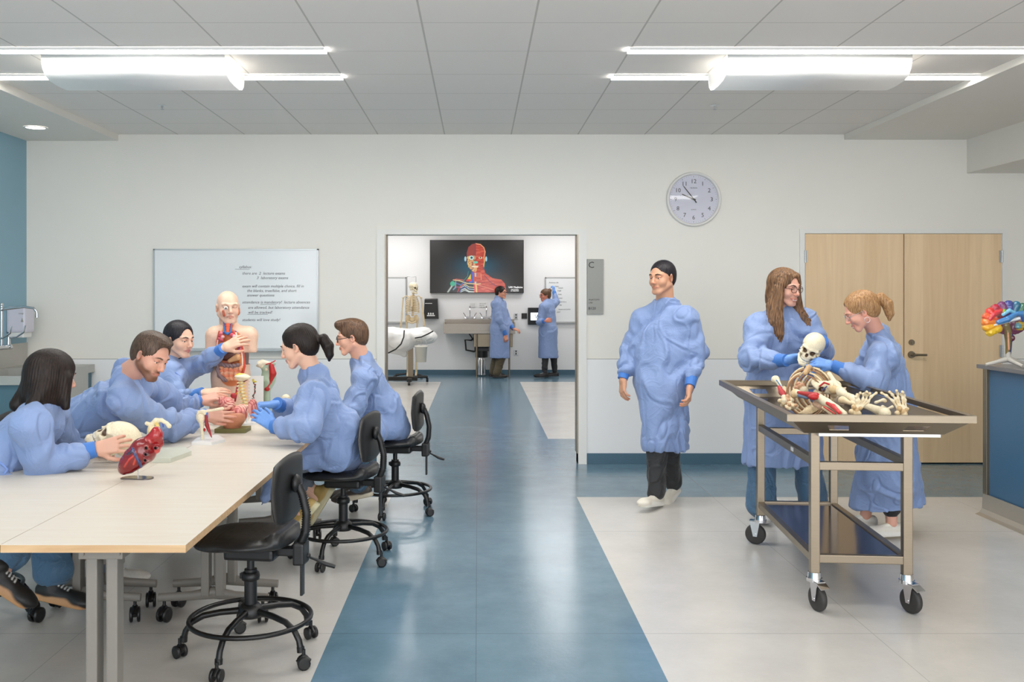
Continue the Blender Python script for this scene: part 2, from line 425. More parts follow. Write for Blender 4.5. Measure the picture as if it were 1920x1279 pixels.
def floor_mat(name, a_, b_, rough=.2):
    m, t, b = nt(name); N = t.nodes; L = t.links
    ge = N.new('ShaderNodeNewGeometry'); sx = N.new('ShaderNodeSeparateXYZ'); L.new(ge.outputs['Position'], sx.inputs[0])
    n1 = N.new('ShaderNodeTexNoise'); n1.inputs['Scale'].default_value = 2.2; n1.inputs['Detail'].default_value = 8; n1.inputs['Roughness'].default_value = .7
    L.new(ge.outputs['Position'], n1.inputs['Vector'])
    mr = N.new('ShaderNodeMapRange'); mr.inputs['From Min'].default_value = .32; mr.inputs['From Max'].default_value = .68; L.new(n1.outputs['Fac'], mr.inputs['Value'])
    mc = N.new('ShaderNodeMix'); mc.data_type = 'RGBA'; L.new(mr.outputs['Result'], mc.inputs['Factor'])
    mc.inputs['A'].default_value = (*lin(a_), 1); mc.inputs['B'].default_value = (*lin(b_), 1)
    def line(out, off, step, wd):
        a = N.new('ShaderNodeMath'); a.operation = 'SUBTRACT'; L.new(out, a.inputs[0]); a.inputs[1].default_value = off-step*50
        f = N.new('ShaderNodeMath'); f.operation = 'MODULO'; L.new(a.outputs[0], f.inputs[0]); f.inputs[1].default_value = step
        c = N.new('ShaderNodeMath'); c.operation = 'LESS_THAN'; L.new(f.outputs[0], c.inputs[0]); c.inputs[1].default_value = wd
        return c.outputs[0]
    lx = line(sx.outputs[0], 1.82, 1.83, .004); ly = line(sx.outputs[1], 6.26, 1.9, .007)
    mx = N.new('ShaderNodeMath'); mx.operation = 'MAXIMUM'; L.new(lx, mx.inputs[0]); L.new(ly, mx.inputs[1])
    sc_ = N.new('ShaderNodeMath'); sc_.operation = 'MULTIPLY'; L.new(mx.outputs[0], sc_.inputs[0]); sc_.inputs[1].default_value = .45
    m2 = N.new('ShaderNodeMix'); m2.data_type = 'RGBA'; L.new(sc_.outputs[0], m2.inputs['Factor']); L.new(mc.outputs['Result'], m2.inputs['A'])
    m2.inputs['B'].default_value = (*[x*.45 for x in lin(a_)], 1)
    L.new(m2.outputs['Result'], b.inputs['Base Color'])
    b.inputs['Roughness'].default_value = rough; b.inputs['Specular IOR Level'].default_value = .6
    n2 = N.new('ShaderNodeTexNoise'); n2.inputs['Scale'].default_value = 55; n2.inputs['Detail'].default_value = 2; L.new(ge.outputs['Position'], n2.inputs['Vector'])
    bp = N.new('ShaderNodeBump'); bp.inputs['Strength'].default_value = .10; bp.inputs['Distance'].default_value = .004
    L.new(n2.outputs['Fac'], bp.inputs['Height']); L.new(bp.outputs['Normal'], b.inputs['Normal'])
    return m
def wood_mat(name, base, dark, plank=.109, rough=.4, horizontal=False, amp=1.0):
    """veneer: vertical (z) grain leaves along x with slight tone steps"""
    m, t, b = nt(name); N = t.nodes; L = t.links
    ge = N.new('ShaderNodeNewGeometry'); mp = N.new('ShaderNodeMapping'); L.new(ge.outputs['Position'], mp.inputs['Vector'])
    mp.inputs['Scale'].default_value = (2.5, 45, 45) if horizontal else (26, 26, 1.6)
    n1 = N.new('ShaderNodeTexNoise'); n1.inputs['Scale'].default_value = 1.0; n1.inputs['Detail'].default_value = 6; n1.inputs['Distortion'].default_value = .6
    L.new(mp.outputs['Vector'], n1.inputs['Vector'])
    sx = N.new('ShaderNodeSeparateXYZ'); L.new(ge.outputs['Position'], sx.inputs[0])
    d = N.new('ShaderNodeMath'); d.operation = 'DIVIDE'; L.new(sx.outputs[0], d.inputs[0]); d.inputs[1].default_value = plank
    fl = N.new('ShaderNodeMath'); fl.operation = 'FLOOR'; L.new(d.outputs[0], fl.inputs[0])
    wn = N.new('ShaderNodeTexWhiteNoise'); wn.noise_dimensions = '1D'; L.new(fl.outputs[0], wn.inputs['W'])
    ad = N.new('ShaderNodeMath'); ad.operation = 'MULTIPLY_ADD'; L.new(wn.outputs['Value'], ad.inputs[0]); ad.inputs[1].default_value = .0 if horizontal else .55; L.new(n1.outputs['Fac'], ad.inputs[2])
    mr = N.new('ShaderNodeMapRange'); mr.inputs['From Min'].default_value = .3; mr.inputs['From Max'].default_value = 1.15 if not horizontal else .75; L.new(ad.outputs[0], mr.inputs['Value'])
    mc = N.new('ShaderNodeMix'); mc.data_type = 'RGBA'; L.new(mr.outputs['Result'], mc.inputs['Factor'])
    mc.inputs['A'].default_value = (*lin(dark), 1); mc.inputs['B'].default_value = (*lin(base), 1)
    L.new(mc.outputs['Result'], b.inputs['Base Color']); b.inputs['Roughness'].default_value = rough
    return m
M_ceil = ceiling_mat()
M_fblue = floor_mat('blue_linoleum', (88, 118, 136), (108, 138, 155), .19)
M_fgrey = floor_mat('grey_linoleum', (196, 193, 188), (208, 205, 200), .24)
M_door = wood_mat('maple_veneer', (240, 212, 172), (224, 192, 150))
M_table = wood_mat('pale_laminate', (217, 210, 198), (212, 202, 187), horizontal=True, rough=.38)
M_edge = wood_mat('table_edge_band', (214, 180, 138), (186, 148, 106), horizontal=True, rough=.5)

# ---------------------------------------------------------------- room shell
D = 8.8; BK = 18.9; CH = 3.067
fl = MB()
def rect(mb, x0, x1, y0, y1, z, mi, up=True):
    q = [[x0, y0, z], [x1, y0, z], [x1, y1, z], [x0, y1, z]]
    mb.quad(q if up else q[::-1], mi)
XL, XR = -4.2, 6.2; SL, SR = -.675, .768
rect(fl, XL, SL, -3, 7.34, 0, 1); rect(fl, SL, SR, -3, 7.34, 0, 0); rect(fl, SR, XR, -3, 7.34, 0, 1)
rect(fl, XL, XR, 7.34, 10.35, 0, 0)
rect(fl, -4, SL, 10.35, 17.3, 0, 1); rect(fl, SL, SR, 10.35, 17.3, 0, 0); rect(fl, SR, 4.2, 10.35, 17.3, 0, 1); rect(fl, -4, 4.2, 17.3, BK, 0, 0)
struct(fl.build('floor', [M_fblue, M_fgrey]))
c = MB(); CL, CR = -3.345, 3.41
rect(c, CL, CR, -3, D, CH, 0, False); struct(c.build('ceiling', [M_ceil]))
c = MB(); c.box((-4.2, 9.0, 3.05), (4.3, BK, 3.15)); struct(c.build('ceiling_far_lab', [M_ceil]))
# gypsum soffits either side, a hair lower than the tiles
c = MB(); c.box((XL-.1, -3, 3.007), (CL, D, 3.12)); struct(c.build('trim_1', [M_soffit]))
c = MB(); c.box((CR, -3, 3.018), (XR, D, 3.13)); struct(c.build('trim_2', [M_soffit]))
c = MB(); c.box((4.55, -3, 2.704), (XR, D, 3.02)); struct(c.build('trim_3', [M_soffit]))
# back wall with two openings
OL, OR, OT = -.864, .933, 2.134; DL, DR, DT = 3.042, 4.869, 2.142
def wall_with(mb, x0, x1, y0, y1, holes, top, mi=0):
    xs = x0
    for (a, b, t) in holes:
        mb.box((xs, y0, 0), (a, y1, top), mi); mb.box((a, y0, t), (b, y1, top), mi); xs = b
    mb.box((xs, y0, 0), (x1, y1, top), mi)
c = MB(); wall_with(c, XL, XR, D, D+.16, [(OL, OR, OT), (DL, DR, DT)], 3.1)
# lower wall protection panels
def strip(x0, x1): c.box((x0, D-.004, .1), (x1, D+.01, .974), 1); c.box((x0, D-.0045, .974), (x1, D+.01, .979), 2)
strip(XL, OL-.08); strip(OR+.08, DL-.06); strip(DR+.06, XR)
struct(c.build('wall_back', [M_wall, M_panel, M_sign]))
c = MB(); wall_with(c, -4.2, 4.3, BK, BK+.1, [], 3.1); c.box((-4.2, BK-.005, .1), (4.3, BK+.01, .93), 1)
struct(c.build('wall_far_lab_back', [M_panel, M_panel]))
c = MB(); c.box((-4.2, 8.96, 0), (-4.1, BK, 3.1)); struct(c.build('wall_far_lab_left', [M_wall]))
c = MB(); c.box((4.2, 8.96, 0), (4.3, BK, 3.1)); struct(c.build('wall_far_lab_right', [M_wall]))
c = MB(); c.box((XL-.1, -3, 0), (XL, D+.1, 3.1)); struct(c.build('wall_left', [M_blue_wall]))
c = MB(); c.box((XR, -3, 0), (XR+.1, D+.1, 3.1)); struct(c.build('wall_right', [M_wall]))
c = MB()
for a, b in ((XL, OL-.075), (OR+.075, DL-.05), (DR+.05, XR)):
    c.box((a, D-.012, 0), (b, D, .1), 0, .002)
struct(c.build('baseboard_back', [M_base]))
c = MB(); c.box((-4.1, BK-.012, 0), (4.2, BK, .1)); struct(c.build('baseboard_far_lab', [M_base]))
# cased opening and its steel edge guards
c = MB()
c.box((OL-.075, D-.02, 0), (OL, D+.17, OT), 0); c.box((OR, D-.02, 0), (OR+.078, D+.17, OT), 0); c.box((OL-.075, D-.02, OT), (OR+.078, D+.17, OT+.05), 0)
c.box((OL, D-.022, .1), (OL+.012, D+.165, OT), 1); c.box((OR-.012, D-.022, .1), (OR, D+.165, OT), 1)
struct(c.build('trim_4', [M_frame, M_steel]))
# double door frame
c = MB()
c.box((DL-.05, D-.018, 0), (DL-.004, D+.1, DT+.004), 0); c.box((DR+.004, D-.018, 0), (DR+.05, D+.1, DT+.004), 0); c.box((DL-.05, D-.018, DT+.004), (DR+.05, D+.1, DT+.045), 0)
struct(c.build('trim_5', [M_frame]))
c = MB(); c.box((DL-.1, D+.12, 0), (DR+.1, D+.2, 2.3)); struct(c.build('wall_behind_doors', [M_dark]))
MIDX = (1694.5-CX)/F*D
def hinge(x, z, par):
    h = MB()
    for k in range(5): h.cyl((x, D-.018, z-.057+k*.023), (x, D-.018, z-.036+k*.023), .0095, mi=0, seg=12)
    h.box((x-.02, D-.014, z-.055), (x+.02, D-.008, z+.055), 0)
    h.build('hinge', M_alu, par)
for i, (a, b, hx) in enumerate(((DL, MIDX-.002, DL), (MIDX+.002, DR, DR))):
    c = MB(); c.box((a+.003, D-.004, .012), (b-.002, D+.04, DT-.002), 0, .002); d = c.build('door_%d' % (i+1), [M_door]); struct(d)
    ROOTS[d.name] = np.array(d.location)
    for z in (1.93, 1.05, .22): hinge(hx, z, d)
    if i == 1:
        h = MB(); hx_, hz = (1708-CX)/F*D, EYE-(665-CY)/F*D
        h.cyl((hx_, D-.004, hz), (hx_, D-.024, hz), .033, .031); h.cyl((hx_, D-.02, hz), (hx_, D-.06, hz), .011)
        h.tube([(hx_, D-.06, hz), (hx_+.03, D-.064, hz+.001), (hx_+.12, D-.06, hz)], [.0115, .0105, .0105], 0, 12)
        h.build('door_handle', M_steel, d)
        h = MB(); hz = EYE-(642-CY)/F*D; h.cyl((hx_+.004, D-.004, hz), (hx_+.004, D-.018, hz), .028, .025); h.cyl((hx_+.004, D-.018, hz), (hx_+.004, D-.024, hz), .012); h.build('deadbolt', M_steel, d)

# recessed linear lights with a curved perforated basket between the two rows
def linear_lights(x0, x1, lab):
    for nm, y0, y1 in (('front', 5.72, 5.845), ('rear', 6.41, 6.55)):
        T = thing('linear_ceiling_light', lab % ('nearer' if nm == 'front' else 'farther'), 'ceiling light', ((x0+x1)/2, (y0+y1)/2, CH-.03), 0, 'recessed linear lights')
        m = MB(); m.box((x0, y0+.012, CH-.012), (x1, y1-.022, CH-.003)); m.build('lens', M_glow, T)
        m = MB(); m.box((x0, y1-.022, CH-.016), (x1, y1, CH-.002)); m.box((x0, y0, CH-.016), (x1, y0+.012, CH-.002)); m.build('frame', M_white, T)
linear_lights(CL+.002, -.93, 'long bright recessed line light on the left, %s row')
linear_lights(.92, CR-.002, 'long bright recessed line light on the right, %s row')
M_basket = mat('perforated_basket', (236, 236, 234), .5, noise=.02, nscale=500)
def basket(x0, x1, lab):
    prof = [(5.887, 0), (5.889, -.045), (5.905, -.085), (5.936, -.122), (6.0, -.14), (6.12, -.148), (6.25, -.146), (6.33, -.13), (6.37, -.1), (6.385, -.06), (6.39, 0)]
    T = thing('ceiling_light_basket', lab, 'ceiling light', ((x0+x1)/2, 6.15, CH-.15), 0, 'curved light baskets')
    m = MB(); n = len(prof)
    pr = [(y, CH+z-.001) for y, z in prof]; inn = [(y+.004*(1 if y < 6.1 else -1), z+.004) for y, z in pr]
    for x in (x0, x1): pass
    Vs = [[x, y, z] for x in (x0, x1) for y, z in pr]+[[x, y, z] for x in (x0, x1) for y, z in inn]
    fs = [[i, i+1, n+i+1, n+i] for i in range(n-1)]+[[2*n+i+1, 2*n+i, 3*n+i, 3*n+i+1] for i in range(n-1)]
    fs += [[i+1, i, 2*n+i, 2*n+i+1] for i in range(n-1)]+[[n+i, n+i+1, 3*n+i+1, 3*n+i] for i in range(n-1)]
    m.raw(Vs, fs, 0, True); m.build('shade', M_basket, T)
    m = MB(); m.box((x0+.04, 6.1, CH-.03), (x1-.04, 6.16, CH-.02)); m.build('lens', M_glow, T)
basket(-2.72, -1.577, 'curved white perforated metal light basket in the left ceiling lights')
basket(1.557, 2.706, 'curved white perforated metal light basket in the right ceiling lights')
for (x, y, lab) in ((-2.49, 7.46, 'small sprinkler head in the ceiling tiles above the whiteboard'), (1.87, 7.46, 'small sprinkler head in the ceiling tiles above the clock')):
    T = thing('sprinkler_head', lab, 'sprinkler', (x, y, CH-.035), 0, 'ceiling sprinklers')
    m = MB(); m.lathe([(.036, CH-.002), (.034, CH-.006), (.014, CH-.007)], (x, y, 0)); m.build('escutcheon', M_white, T)
    m = MB(); m.cyl((x, y, CH-.006), (x, y, CH-.022), .007); m.cyl((x, y, CH-.022), (x, y, CH-.034), .003); m.cyl((x, y, CH-.033), (x, y, CH-.036), .014); m.build('nozzle', M_alu, T)
T = thing('recessed_downlight', 'small round glowing downlight in the left soffit', 'ceiling light', (-3.79, 8.1, 3.0), 0)
m = MB(); m.lathe([(.095, 3.004), (.093, 2.999), (.078, 3.001)], (-3.79, 8.1, 0)); m.build('trim_ring', M_white, T)
m = MB(); m.lathe([(.079, 3.003), (.0, 3.003)], (-3.79, 8.1, 0)); m.build('lens', M_glow2, T)

# ---------------------------------------------------------------- wall furniture, near room
def W(px, py): return (px-CX)/F*D, EYE-(py-CY)/F*D
x0, z1 = W(289, 467); x1, z0 = W(598, 655)
T = thing('whiteboard', 'large whiteboard with handwritten notes behind the anatomical torso model', 'whiteboard', ((x0+x1)/2, D, z0))
m = MB(); m.box((x0+.01, D-.02, z0), (x1-.01, D, z1-.01)); m.build('panel', M_board, T)
m = MB()
for a in (((x0, D-.026, z0), (x0+.014, D, z1)), ((x1-.014, D-.026, z0), (x1, D, z1)), ((x0, D-.026, z1-.012), (x1, D, z1)), ((x0, D-.026, z0-.006), (x1, D, z0+.012))): m.box(*a, 0)
m.box((x0+.1, D-.07, z0-.012), (x1-.05, D-.0, z0+.002)); m.build('frame', M_alu, T)
lines = [(449, 503, 'syllabus:'), (455, 515, 'there are  2  lecture exams'), (482, 523.5, '3  laboratory exams'), (455, 539, 'exam will contain multiple choice, fill in'),
         (464, 547.5, 'the blanks, true/false, and short'), (464, 556, 'answer questions'), (455, 569, 'attendance is mandatory!  lecture absences'),
         (466, 579, 'are allowed, but laboratory attendance'), (466, 588, 'will be tracked!'), (455, 602, 'students will love study!')]
m = MB()
for px, py, t in lines:
    x, z = W(px, py); m.text(t, (x, D-.0212, z), .036, shear=.25, depth=.0004)
for a, b, y in ((442, 469, 505), (489, 519, 571), (465, 503, 589.5)):
    xa, z = W(a, y); xb, _ = W(b, y); m.box((xa, D-.0216, z-.0015), (xb, D-.0208, z+.0015))
tag(m.build('handwriting', M_ink, T), 'dark handwritten marker notes')

# clock
x, z = W(1300, 374); R_ = .253
T = thing('wall_clock', 'large round wall clock with white rim high on the wall right of the opening', 'clock', (x, D, z-R_))
Rw = np.array([[1, 0, 0], [0, 0, -1], [0, 1, 0.]])
m = MB(); m.lathe([(.232, -.0), (.232, .012), (.0, .012)], (x, D, z), R=Rw, seg=64, smooth=False); m.build('dial', mat('clock_dial', (206, 206, 220), .4, noise=.01), T)
m = MB(); m.lathe([(.225, .012), (.228, .03), (.238, .042), (.248, .04), (.254, .028), (.254, 0)], (x, D, z), R=Rw, seg=72); m.build('rim', mat('clock_rim', (226, 224, 220), .3, noise=.01), T)
m = MB()
for k in range(1, 13):
    a = math.radians(90-30*k); tx, tz = x+.168*math.cos(a), z+.168*math.sin(a)
    m.text(str(k), (tx, D-.0125, tz-.019), .055, align='CENTER', depth=.0003)
m.text('QUARTZ', (x, D-.0125, z-.1), .012, align='CENTER'); m.text('TELTRON', (x, D-.0125, z+.1), .015, align='CENTER', depth=.0006)
for k in range(60):
    a = math.radians(6*k); r0 = .205 if k % 5 == 0 else .209; q = np.array([math.cos(a), 0, math.sin(a)]); e = np.array([-math.sin(a), 0, math.cos(a)])*(.0018 if k % 5 == 0 else .0008); o_ = V(x, D-.0128, z)
    m.quad([o_+q*r0-e, o_+q*.216-e, o_+q*.216+e, o_+q*r0+e][::-1], 0)
m.build('numerals', M_dark, T)
def hand_(ang, L, wd, t0, name, y):
    a = math.radians(90-ang); q = V(math.cos(a), 0, math.sin(a)); e = V(-math.sin(a), 0, math.cos(a))*wd; o_ = V(x, D-y, z)
    m = MB(); m.prism([o_-q*t0-e, o_+q*L-e*.5, o_+q*L+e*.5, o_-q*t0+e], (0, -.002, 0)); m.build(name, M_dark, T)
hand_(293, .118, .0075, .02, 'hour_hand', .016); hand_(322, .155, .005, .04, 'minute_hand', .02)
m = MB(); m.lathe([(.226, .036), (.0, .036)], (x, D, z), R=Rw, seg=48, smooth=False)
g, gt, gb = nt('clear_glass'); gt.nodes.remove(gb)
gl = gt.nodes.new('ShaderNodeBsdfGlossy'); gl.inputs['Roughness'].default_value = .02; tr = gt.nodes.new('ShaderNodeBsdfTransparent'); mxs = gt.nodes.new('ShaderNodeMixShader')
fr = gt.nodes.new('ShaderNodeFresnel'); fr.inputs[0].default_value = 1.45
mxs.inputs[0].default_value = .06; gt.links.new(tr.outputs[0], mxs.inputs[1]); gt.links.new(gl.outputs[0], mxs.inputs[2]); gt.links.new(mxs.outputs[0], gt.nodes['Material Output'].inputs[0])
M_glass = g
m.build('glass', M_glass, T)

# room sign
x0, z1 = W(1100.5, 486); x1, z0 = W(1131, 589)
T = thing('room_sign', 'tall grey room sign with letter C and B120 beside the opening', 'sign', ((x0+x1)/2, D, z0))
m = MB(); m.box((x0, D-.022, z0), (x1, D, z1), 0, .001); m.build('plate', M_sign, T)
m = MB()
for t, px, py, s_ in (('C', 1102.2, 502.5, .082), ('ANATOMY', 1103, 563.5, .021), ('LAB', 1103, 569, .021), ('B120', 1102.6, 580.5, .034)):
    xx, zz = W(px, py); m.text(t, (xx, D-.0225, zz), s_)
m.build('lettering', M_dark, T)
# second, smaller papers and fittings come with the far lab below

# ---------------------------------------------------------------- sink counter on the left
M_sink = mat('sink_steel', (188, 186, 180), .42, metal=.55, noise=.05)
T = thing('sink_counter', 'stainless steel sink counter along the blue wall', 'sink', (-3.9, 8.1, 0))
SX0, SX1, SY0, SY1, SZ = -4.195, -3.56, 7.44, 8.785, .928
m = MB()
m.box((SX0, SY0, SZ-.07), (SX1, SY0+.05, SZ), 0, .004); m.box((SX0, SY0+.05, SZ-.07), (SX0+.07, SY1, SZ), 0); m.box((SX1-.05, SY0+.05, SZ-.07), (SX1, SY1, SZ), 0)
m.box((SX0+.07, 8.3, SZ-.07), (SX1-.05, SY1, SZ), 0); m.box((SX0+.05, SY0+.04, SZ-.28), (SX1-.04, 8.32, SZ-.27), 0)
m.box((SX0+.05, SY0+.04, SZ-.28), (SX0+.06, 8.32, SZ-.01)); m.box((SX1-.05, SY0+.04, SZ-.28), (SX1-.04, 8.32, SZ-.01)); m.box((SX0+.05, SY0+.04, SZ-.28), (SX1-.04, SY0+.05, SZ-.01)); m.box((SX0+.05, 8.31, SZ-.28), (SX1-.04, 8.32, SZ-.01))
m.build('basin', M_sink, T)
m = MB(); m.box((SX0, SY0, SZ-.002), (SX0+.012, SY1, 1.13), 0); m.build('backsplash', M_sink, T)
m = MB(); m.box((SX0+.02, SY0+.02, .1), (SX1-.03, SY1, SZ-.07), 0, .002); m.build('cabinet', mat('teal_cabinet', (76, 110, 124), .5), T)
m = MB(); m.box((SX1-.03, SY0+.03, .5), (SX1-.0, SY0+1.2, SZ-.07)); m.build('apron', M_sink, T)
T = thing('wall_faucet', 'chrome wall faucet with wrist blades and long swing spout', 'faucet', (-4.0, 7.9, 1.15))
m = MB(); FY = 8.0
m.tube([(-4.03, FY, 1.14), (-4.03, FY, 1.49)], .011); m.tube([(-4.03, FY, 1.45), (-3.84, FY, 1.47), (-3.76, FY, 1.46), (-3.735, FY, 1.43), (-3.73, FY, 1.40)], [.013, .012, .011, .011, .012]); m.ball((-4.03, FY, 1.45), .02); m.ball((-4.03, FY, 1.49), .016)
m.cyl((-3.73, FY, 1.41), (-3.73, FY, 1.38), .014); m.build('spout', M_chrome, T)
m = MB(); m.cyl((-4.18, FY-.11, 1.13), (-4.0, FY-.11, 1.13), .017); m.cyl((-4.18, FY+.11, 1.13), (-4.0, FY+.11, 1.13), .017); m.tube([(-4.05, FY-.16, 1.12), (-4.02, FY, 1.125), (-4.03, FY+.16, 1.12)], .02)
m.cyl((-4.19, FY-.11, 1.13), (-4.18, FY-.11, 1.13), .033); m.cyl((-4.19, FY+.11, 1.13), (-4.18, FY+.11, 1.13), .033); m.build('body', M_chrome, T)
for sgn in (-1, 1):
    m = MB(); yy = FY+.12*sgn; m.cyl((-4.03, yy, 1.13), (-4.03, yy, 1.21), .02, .013); m.tube([(-4.03, yy, 1.2), (-3.96, yy, 1.21), (-3.9, yy, 1.25), (-3.885, yy, 1.31)], [.01, .012, .013, .012], flat=.6); m.build('handle', M_chrome, T)
T = thing('soap_dispenser', 'white soap dispenser mounted on the blue wall above the sink', 'dispenser', (-4.08, 8.5, 1.3))
m = MB(); m.box((-4.2, 8.42, 1.235), (-4.03, 8.6, 1.47), 0, .02); m.build('housing', mat('dispenser_plastic', (214, 212, 224), .3), T)
m = MB(); m.box((-4.19, 8.43, 1.19), (-4.05, 8.59, 1.24), 0, .012); m.build('push_lever', M_white, T)
m = MB(); m.prism([(-4.07, 8.418, 1.33), (-4.045, 8.418, 1.33), (-4.0575, 8.418, 1.37)], (0, .003, 0)); m.text('soap', (-4.09, 8.418, 1.40), .025); m.build('drop_mark', M_sign, T)

# ---------------------------------------------------------------- lab counter on the right
T = thing('lab_counter', 'blue lab counter with grey top and stainless toe kick at the right edge', 'counter', (4.1, 5.6, 0))
LX = 3.62; LY = 6.78
m = MB(); m.box((LX+.02, 3.6, .14), (5.0, LY-.02, 1.04), 0, .003); m.build('side_panel', mat('blue_laminate', (58, 104, 140), .35, noise=.03), T)
m = MB(); m.box((LX-.035, 3.55, 1.042), (5.02, LY+.02, 1.07), 0, .003); m.build('worktop', mat('grey_solid_surface', (112, 110, 112), .3, noise=.04, nscale=40), T)
m = MB(); m.box((LX, LY-.05, .12), (LX+.05, LY, 1.04), 0, .002); m.build('corner_guard', M_steel, T)
m = MB(); m.prism([(LX, 3.6, .145), (LX+.012, 3.6, .145), (LX+.012, 3.6, .0), (LX-.06, 3.6, 0), (LX-.025, 3.6, .012), (LX-.006, 3.6, .04)], (0, LY-3.6, 0)); m.build('toe_kick', mat('cove_base', (178, 170, 158), .35, metal=.5, noise=.03), T)

# ---------------------------------------------------------------- far lab
def B(px, py, Z=BK): return (px-CX)*Z/F, EYE-(py-CY)*Z/F
# display
x0, z1 = B(806, 450); x1, z0 = B(982, 549.5); YT = BK-.09
x0, z1 = B(806, 450, YT); x1, z0 = B(982, 549.5, YT)
T = thing('wall_display', 'large black wall display showing an anatomical figure in the far lab', 'screen', ((x0+x1)/2, YT, z0))
m = MB(); m.box((x0, YT+.002, z0), (x1, BK, z1), 0, .004); m.build('housing', M_black, T)
def paint_screen():
    nx, ny = 352, 200
    X, Y = np.meshgrid((np.arange(nx)+.5)/nx*352, 200-(np.arange(ny)+.5)/ny*200)   # crop units: x 0..352 (photo px*2), y down
    C = np.zeros((ny, nx, 3)); C[:] = lin((34, 32, 32))
    u = lambda x: (x-60)*352/1780.; v = lambda y: (y-103)*200/1005.
    def mixc(c, a): nonlocal C; C = C*(1-a[..., None])+np.array(lin(c))*a[..., None]
    g = np.exp(-(((X-u(945))/95)**2+((Y-v(600))/48)**2)*1.6); mixc((12, 74, 96), np.clip(g*1.0, 0, 1))
    def ellm(cx, cy, rx, ry): return ((X-u(cx))/(rx*352/1780.))**2+((Y-v(cy))/(ry*200/1005.))**2 < 1
    def polym(pts):
        ins = np.zeros_like(X, bool); p = [(u(a), v(b)) for a, b in pts]
        for i in range(len(p)):
            (xa, ya), (xb, yb) = p[i], p[(i+1) % len(p)]
            c_ = ((ya > Y) != (yb > Y)) & (X < (xb-xa)*(Y-ya)/((yb-ya) or 1e-9)+xa); ins ^= c_
        return ins
    def seg(pts, w, c):
        for i in range(len(pts)-1):
            a = np.array([u(pts[i][0]), v(pts[i][1])]); b = np.array([u(pts[i+1][0]), v(pts[i+1][1])]); ab = b-a
            t = np.clip(((X-a[0])*ab[0]+(Y-a[1])*ab[1])/(ab@ab+1e-9), 0, 1)
            mixc(c, np.clip(1.2-np.hypot(X-a[0]-t*ab[0], Y-a[1]-t*ab[1])/w, 0, 1))
    f = lambda mk: mk.astype(float)
    red = (176, 66, 52)
    mixc(red, f(polym([(870, 690), (1090, 640), (1110, 730), (1250, 830), (1420, 860), (1490, 940), (1520, 1108), (900, 1108), (880, 850)])))
    n = vnoise(np.stack([X*.06, Y*.25, X*0], -1)); n2 = vnoise(np.stack([X*.35+Y*.1, Y*.35, X*0+4], -1))
    head = polym([(930, 158), (1010, 170), (1080, 230), (1120, 330), (1110, 470), (1090, 590), (1060, 650), (1010, 700), (940, 715), (860, 695), (810, 640), (770, 560), (755, 440), (760, 330), (790, 230), (860, 175)])
    mixc(red, f(head)); mixc((128, 62, 58), f(head & (X < u(925)))*.75)
    lowl = head & (X < u(925)) & (Y > v(400)); mixc((206, 160, 112), f(lowl)*(n2 > .45)); mixc((60, 92, 92), f(lowl)*(n2 < .22))
    body = polym([(870, 690), (1090, 640), (1110, 730), (1250, 830), (1420, 860), (1490, 940), (1520, 1108), (940, 1108), (940, 700)])
    mixc((206, 104, 82), f((body | head) & (X > u(925)))*(n > .62)*.5); mixc((120, 36, 34), f((body | head) & (X > u(925)))*(n < .3)*.45)
    seg([(930, 165), (1020, 180), (1085, 240), (1110, 320), (1085, 430), (1100, 500), (1080, 590)], 1.8, (226, 160, 120)); seg([(925, 170), (925, 400)], 1.6, (96, 60, 96))
    for s_ in (730, 1130): mixc((150, 196, 212), f(ellm(s_, 460, 18, 48)))
    mixc((176, 206, 200), f(ellm(848, 438, 48, 42))); mixc((40, 70, 80), f(ellm(850, 436, 22, 22))); mixc((220, 190, 150), f(ellm(1020, 438, 34, 20))); mixc((50, 30, 24), f(ellm(1018, 436, 14, 14)))
    mixc((96, 184, 160), f(ellm(930, 525, 42, 22))); mixc((222, 200, 170), f(polym([(850, 590), (975, 590), (970, 625), (860, 625)]))); seg([(925, 600), (990, 600)], 1.4, (232, 180, 160)); seg([(940, 640), (930, 690)], 3, (220, 170, 110))
    for x_ in (790, 1085): seg([(x_, 420), (x_+10, 520), (x_, 620)], 1.3, (214, 180, 80))
    mixc((30, 84, 190), f(polym([(845, 700), (872, 720), (872, 915), (790, 915), (850, 860)]))); mixc((196, 168, 50), f(polym([(840, 740), (840, 850), (770, 850)]))); mixc((190, 40, 30), f(polym([(760, 850), (850, 850), (850, 890), (740, 890)])))
    mixc((140, 180, 196), f(polym([(905, 730), (940, 725), (938, 800), (915, 810)]))); mixc((140, 180, 196), f(polym([(908, 895), (940, 895), (940, 950), (915, 950)])))
    seg([(500, 865), (620, 880), (760, 930), (960, 945), (1020, 940)], 2.2, (214, 190, 140)); seg([(510, 860), (560, 850), (700, 870)], 1.6, (200, 90, 84)); mixc((52, 158, 124), f(ellm(487, 938, 46, 50))); seg([(470, 990), (395, 1100)], 3.6, (168, 178, 170)); seg([(545, 900), (540, 1010), (500, 1050)], 3, (110, 140, 160))
    for k, (a, b) in enumerate(((945, 1000), (975, 1040), (1030, 1085), (1060, 1100))):
        seg([(640, a+40), (720, a), (800, b), (900, b+10)], 1.7, [(206, 196, 160), (168, 188, 206), (206, 210, 200), (180, 196, 190)][k])
    seg([(690, 950), (620, 1010), (580, 1100)], 2.2, (176, 36, 40)); seg([(760, 1000), (660, 1040), (610, 1108)], 1.6, (60, 84, 160)); seg([(935, 950), (945, 1108)], 4, (214, 170, 110)); seg([(900, 960), (915, 1040), (912, 1108)], 2.2, (206, 30, 36)); seg([(560, 930), (640, 960), (720, 900)], 1.4, (70, 120, 200)); seg([(560, 1000), (640, 1010)], 1.4, (190, 60, 120))
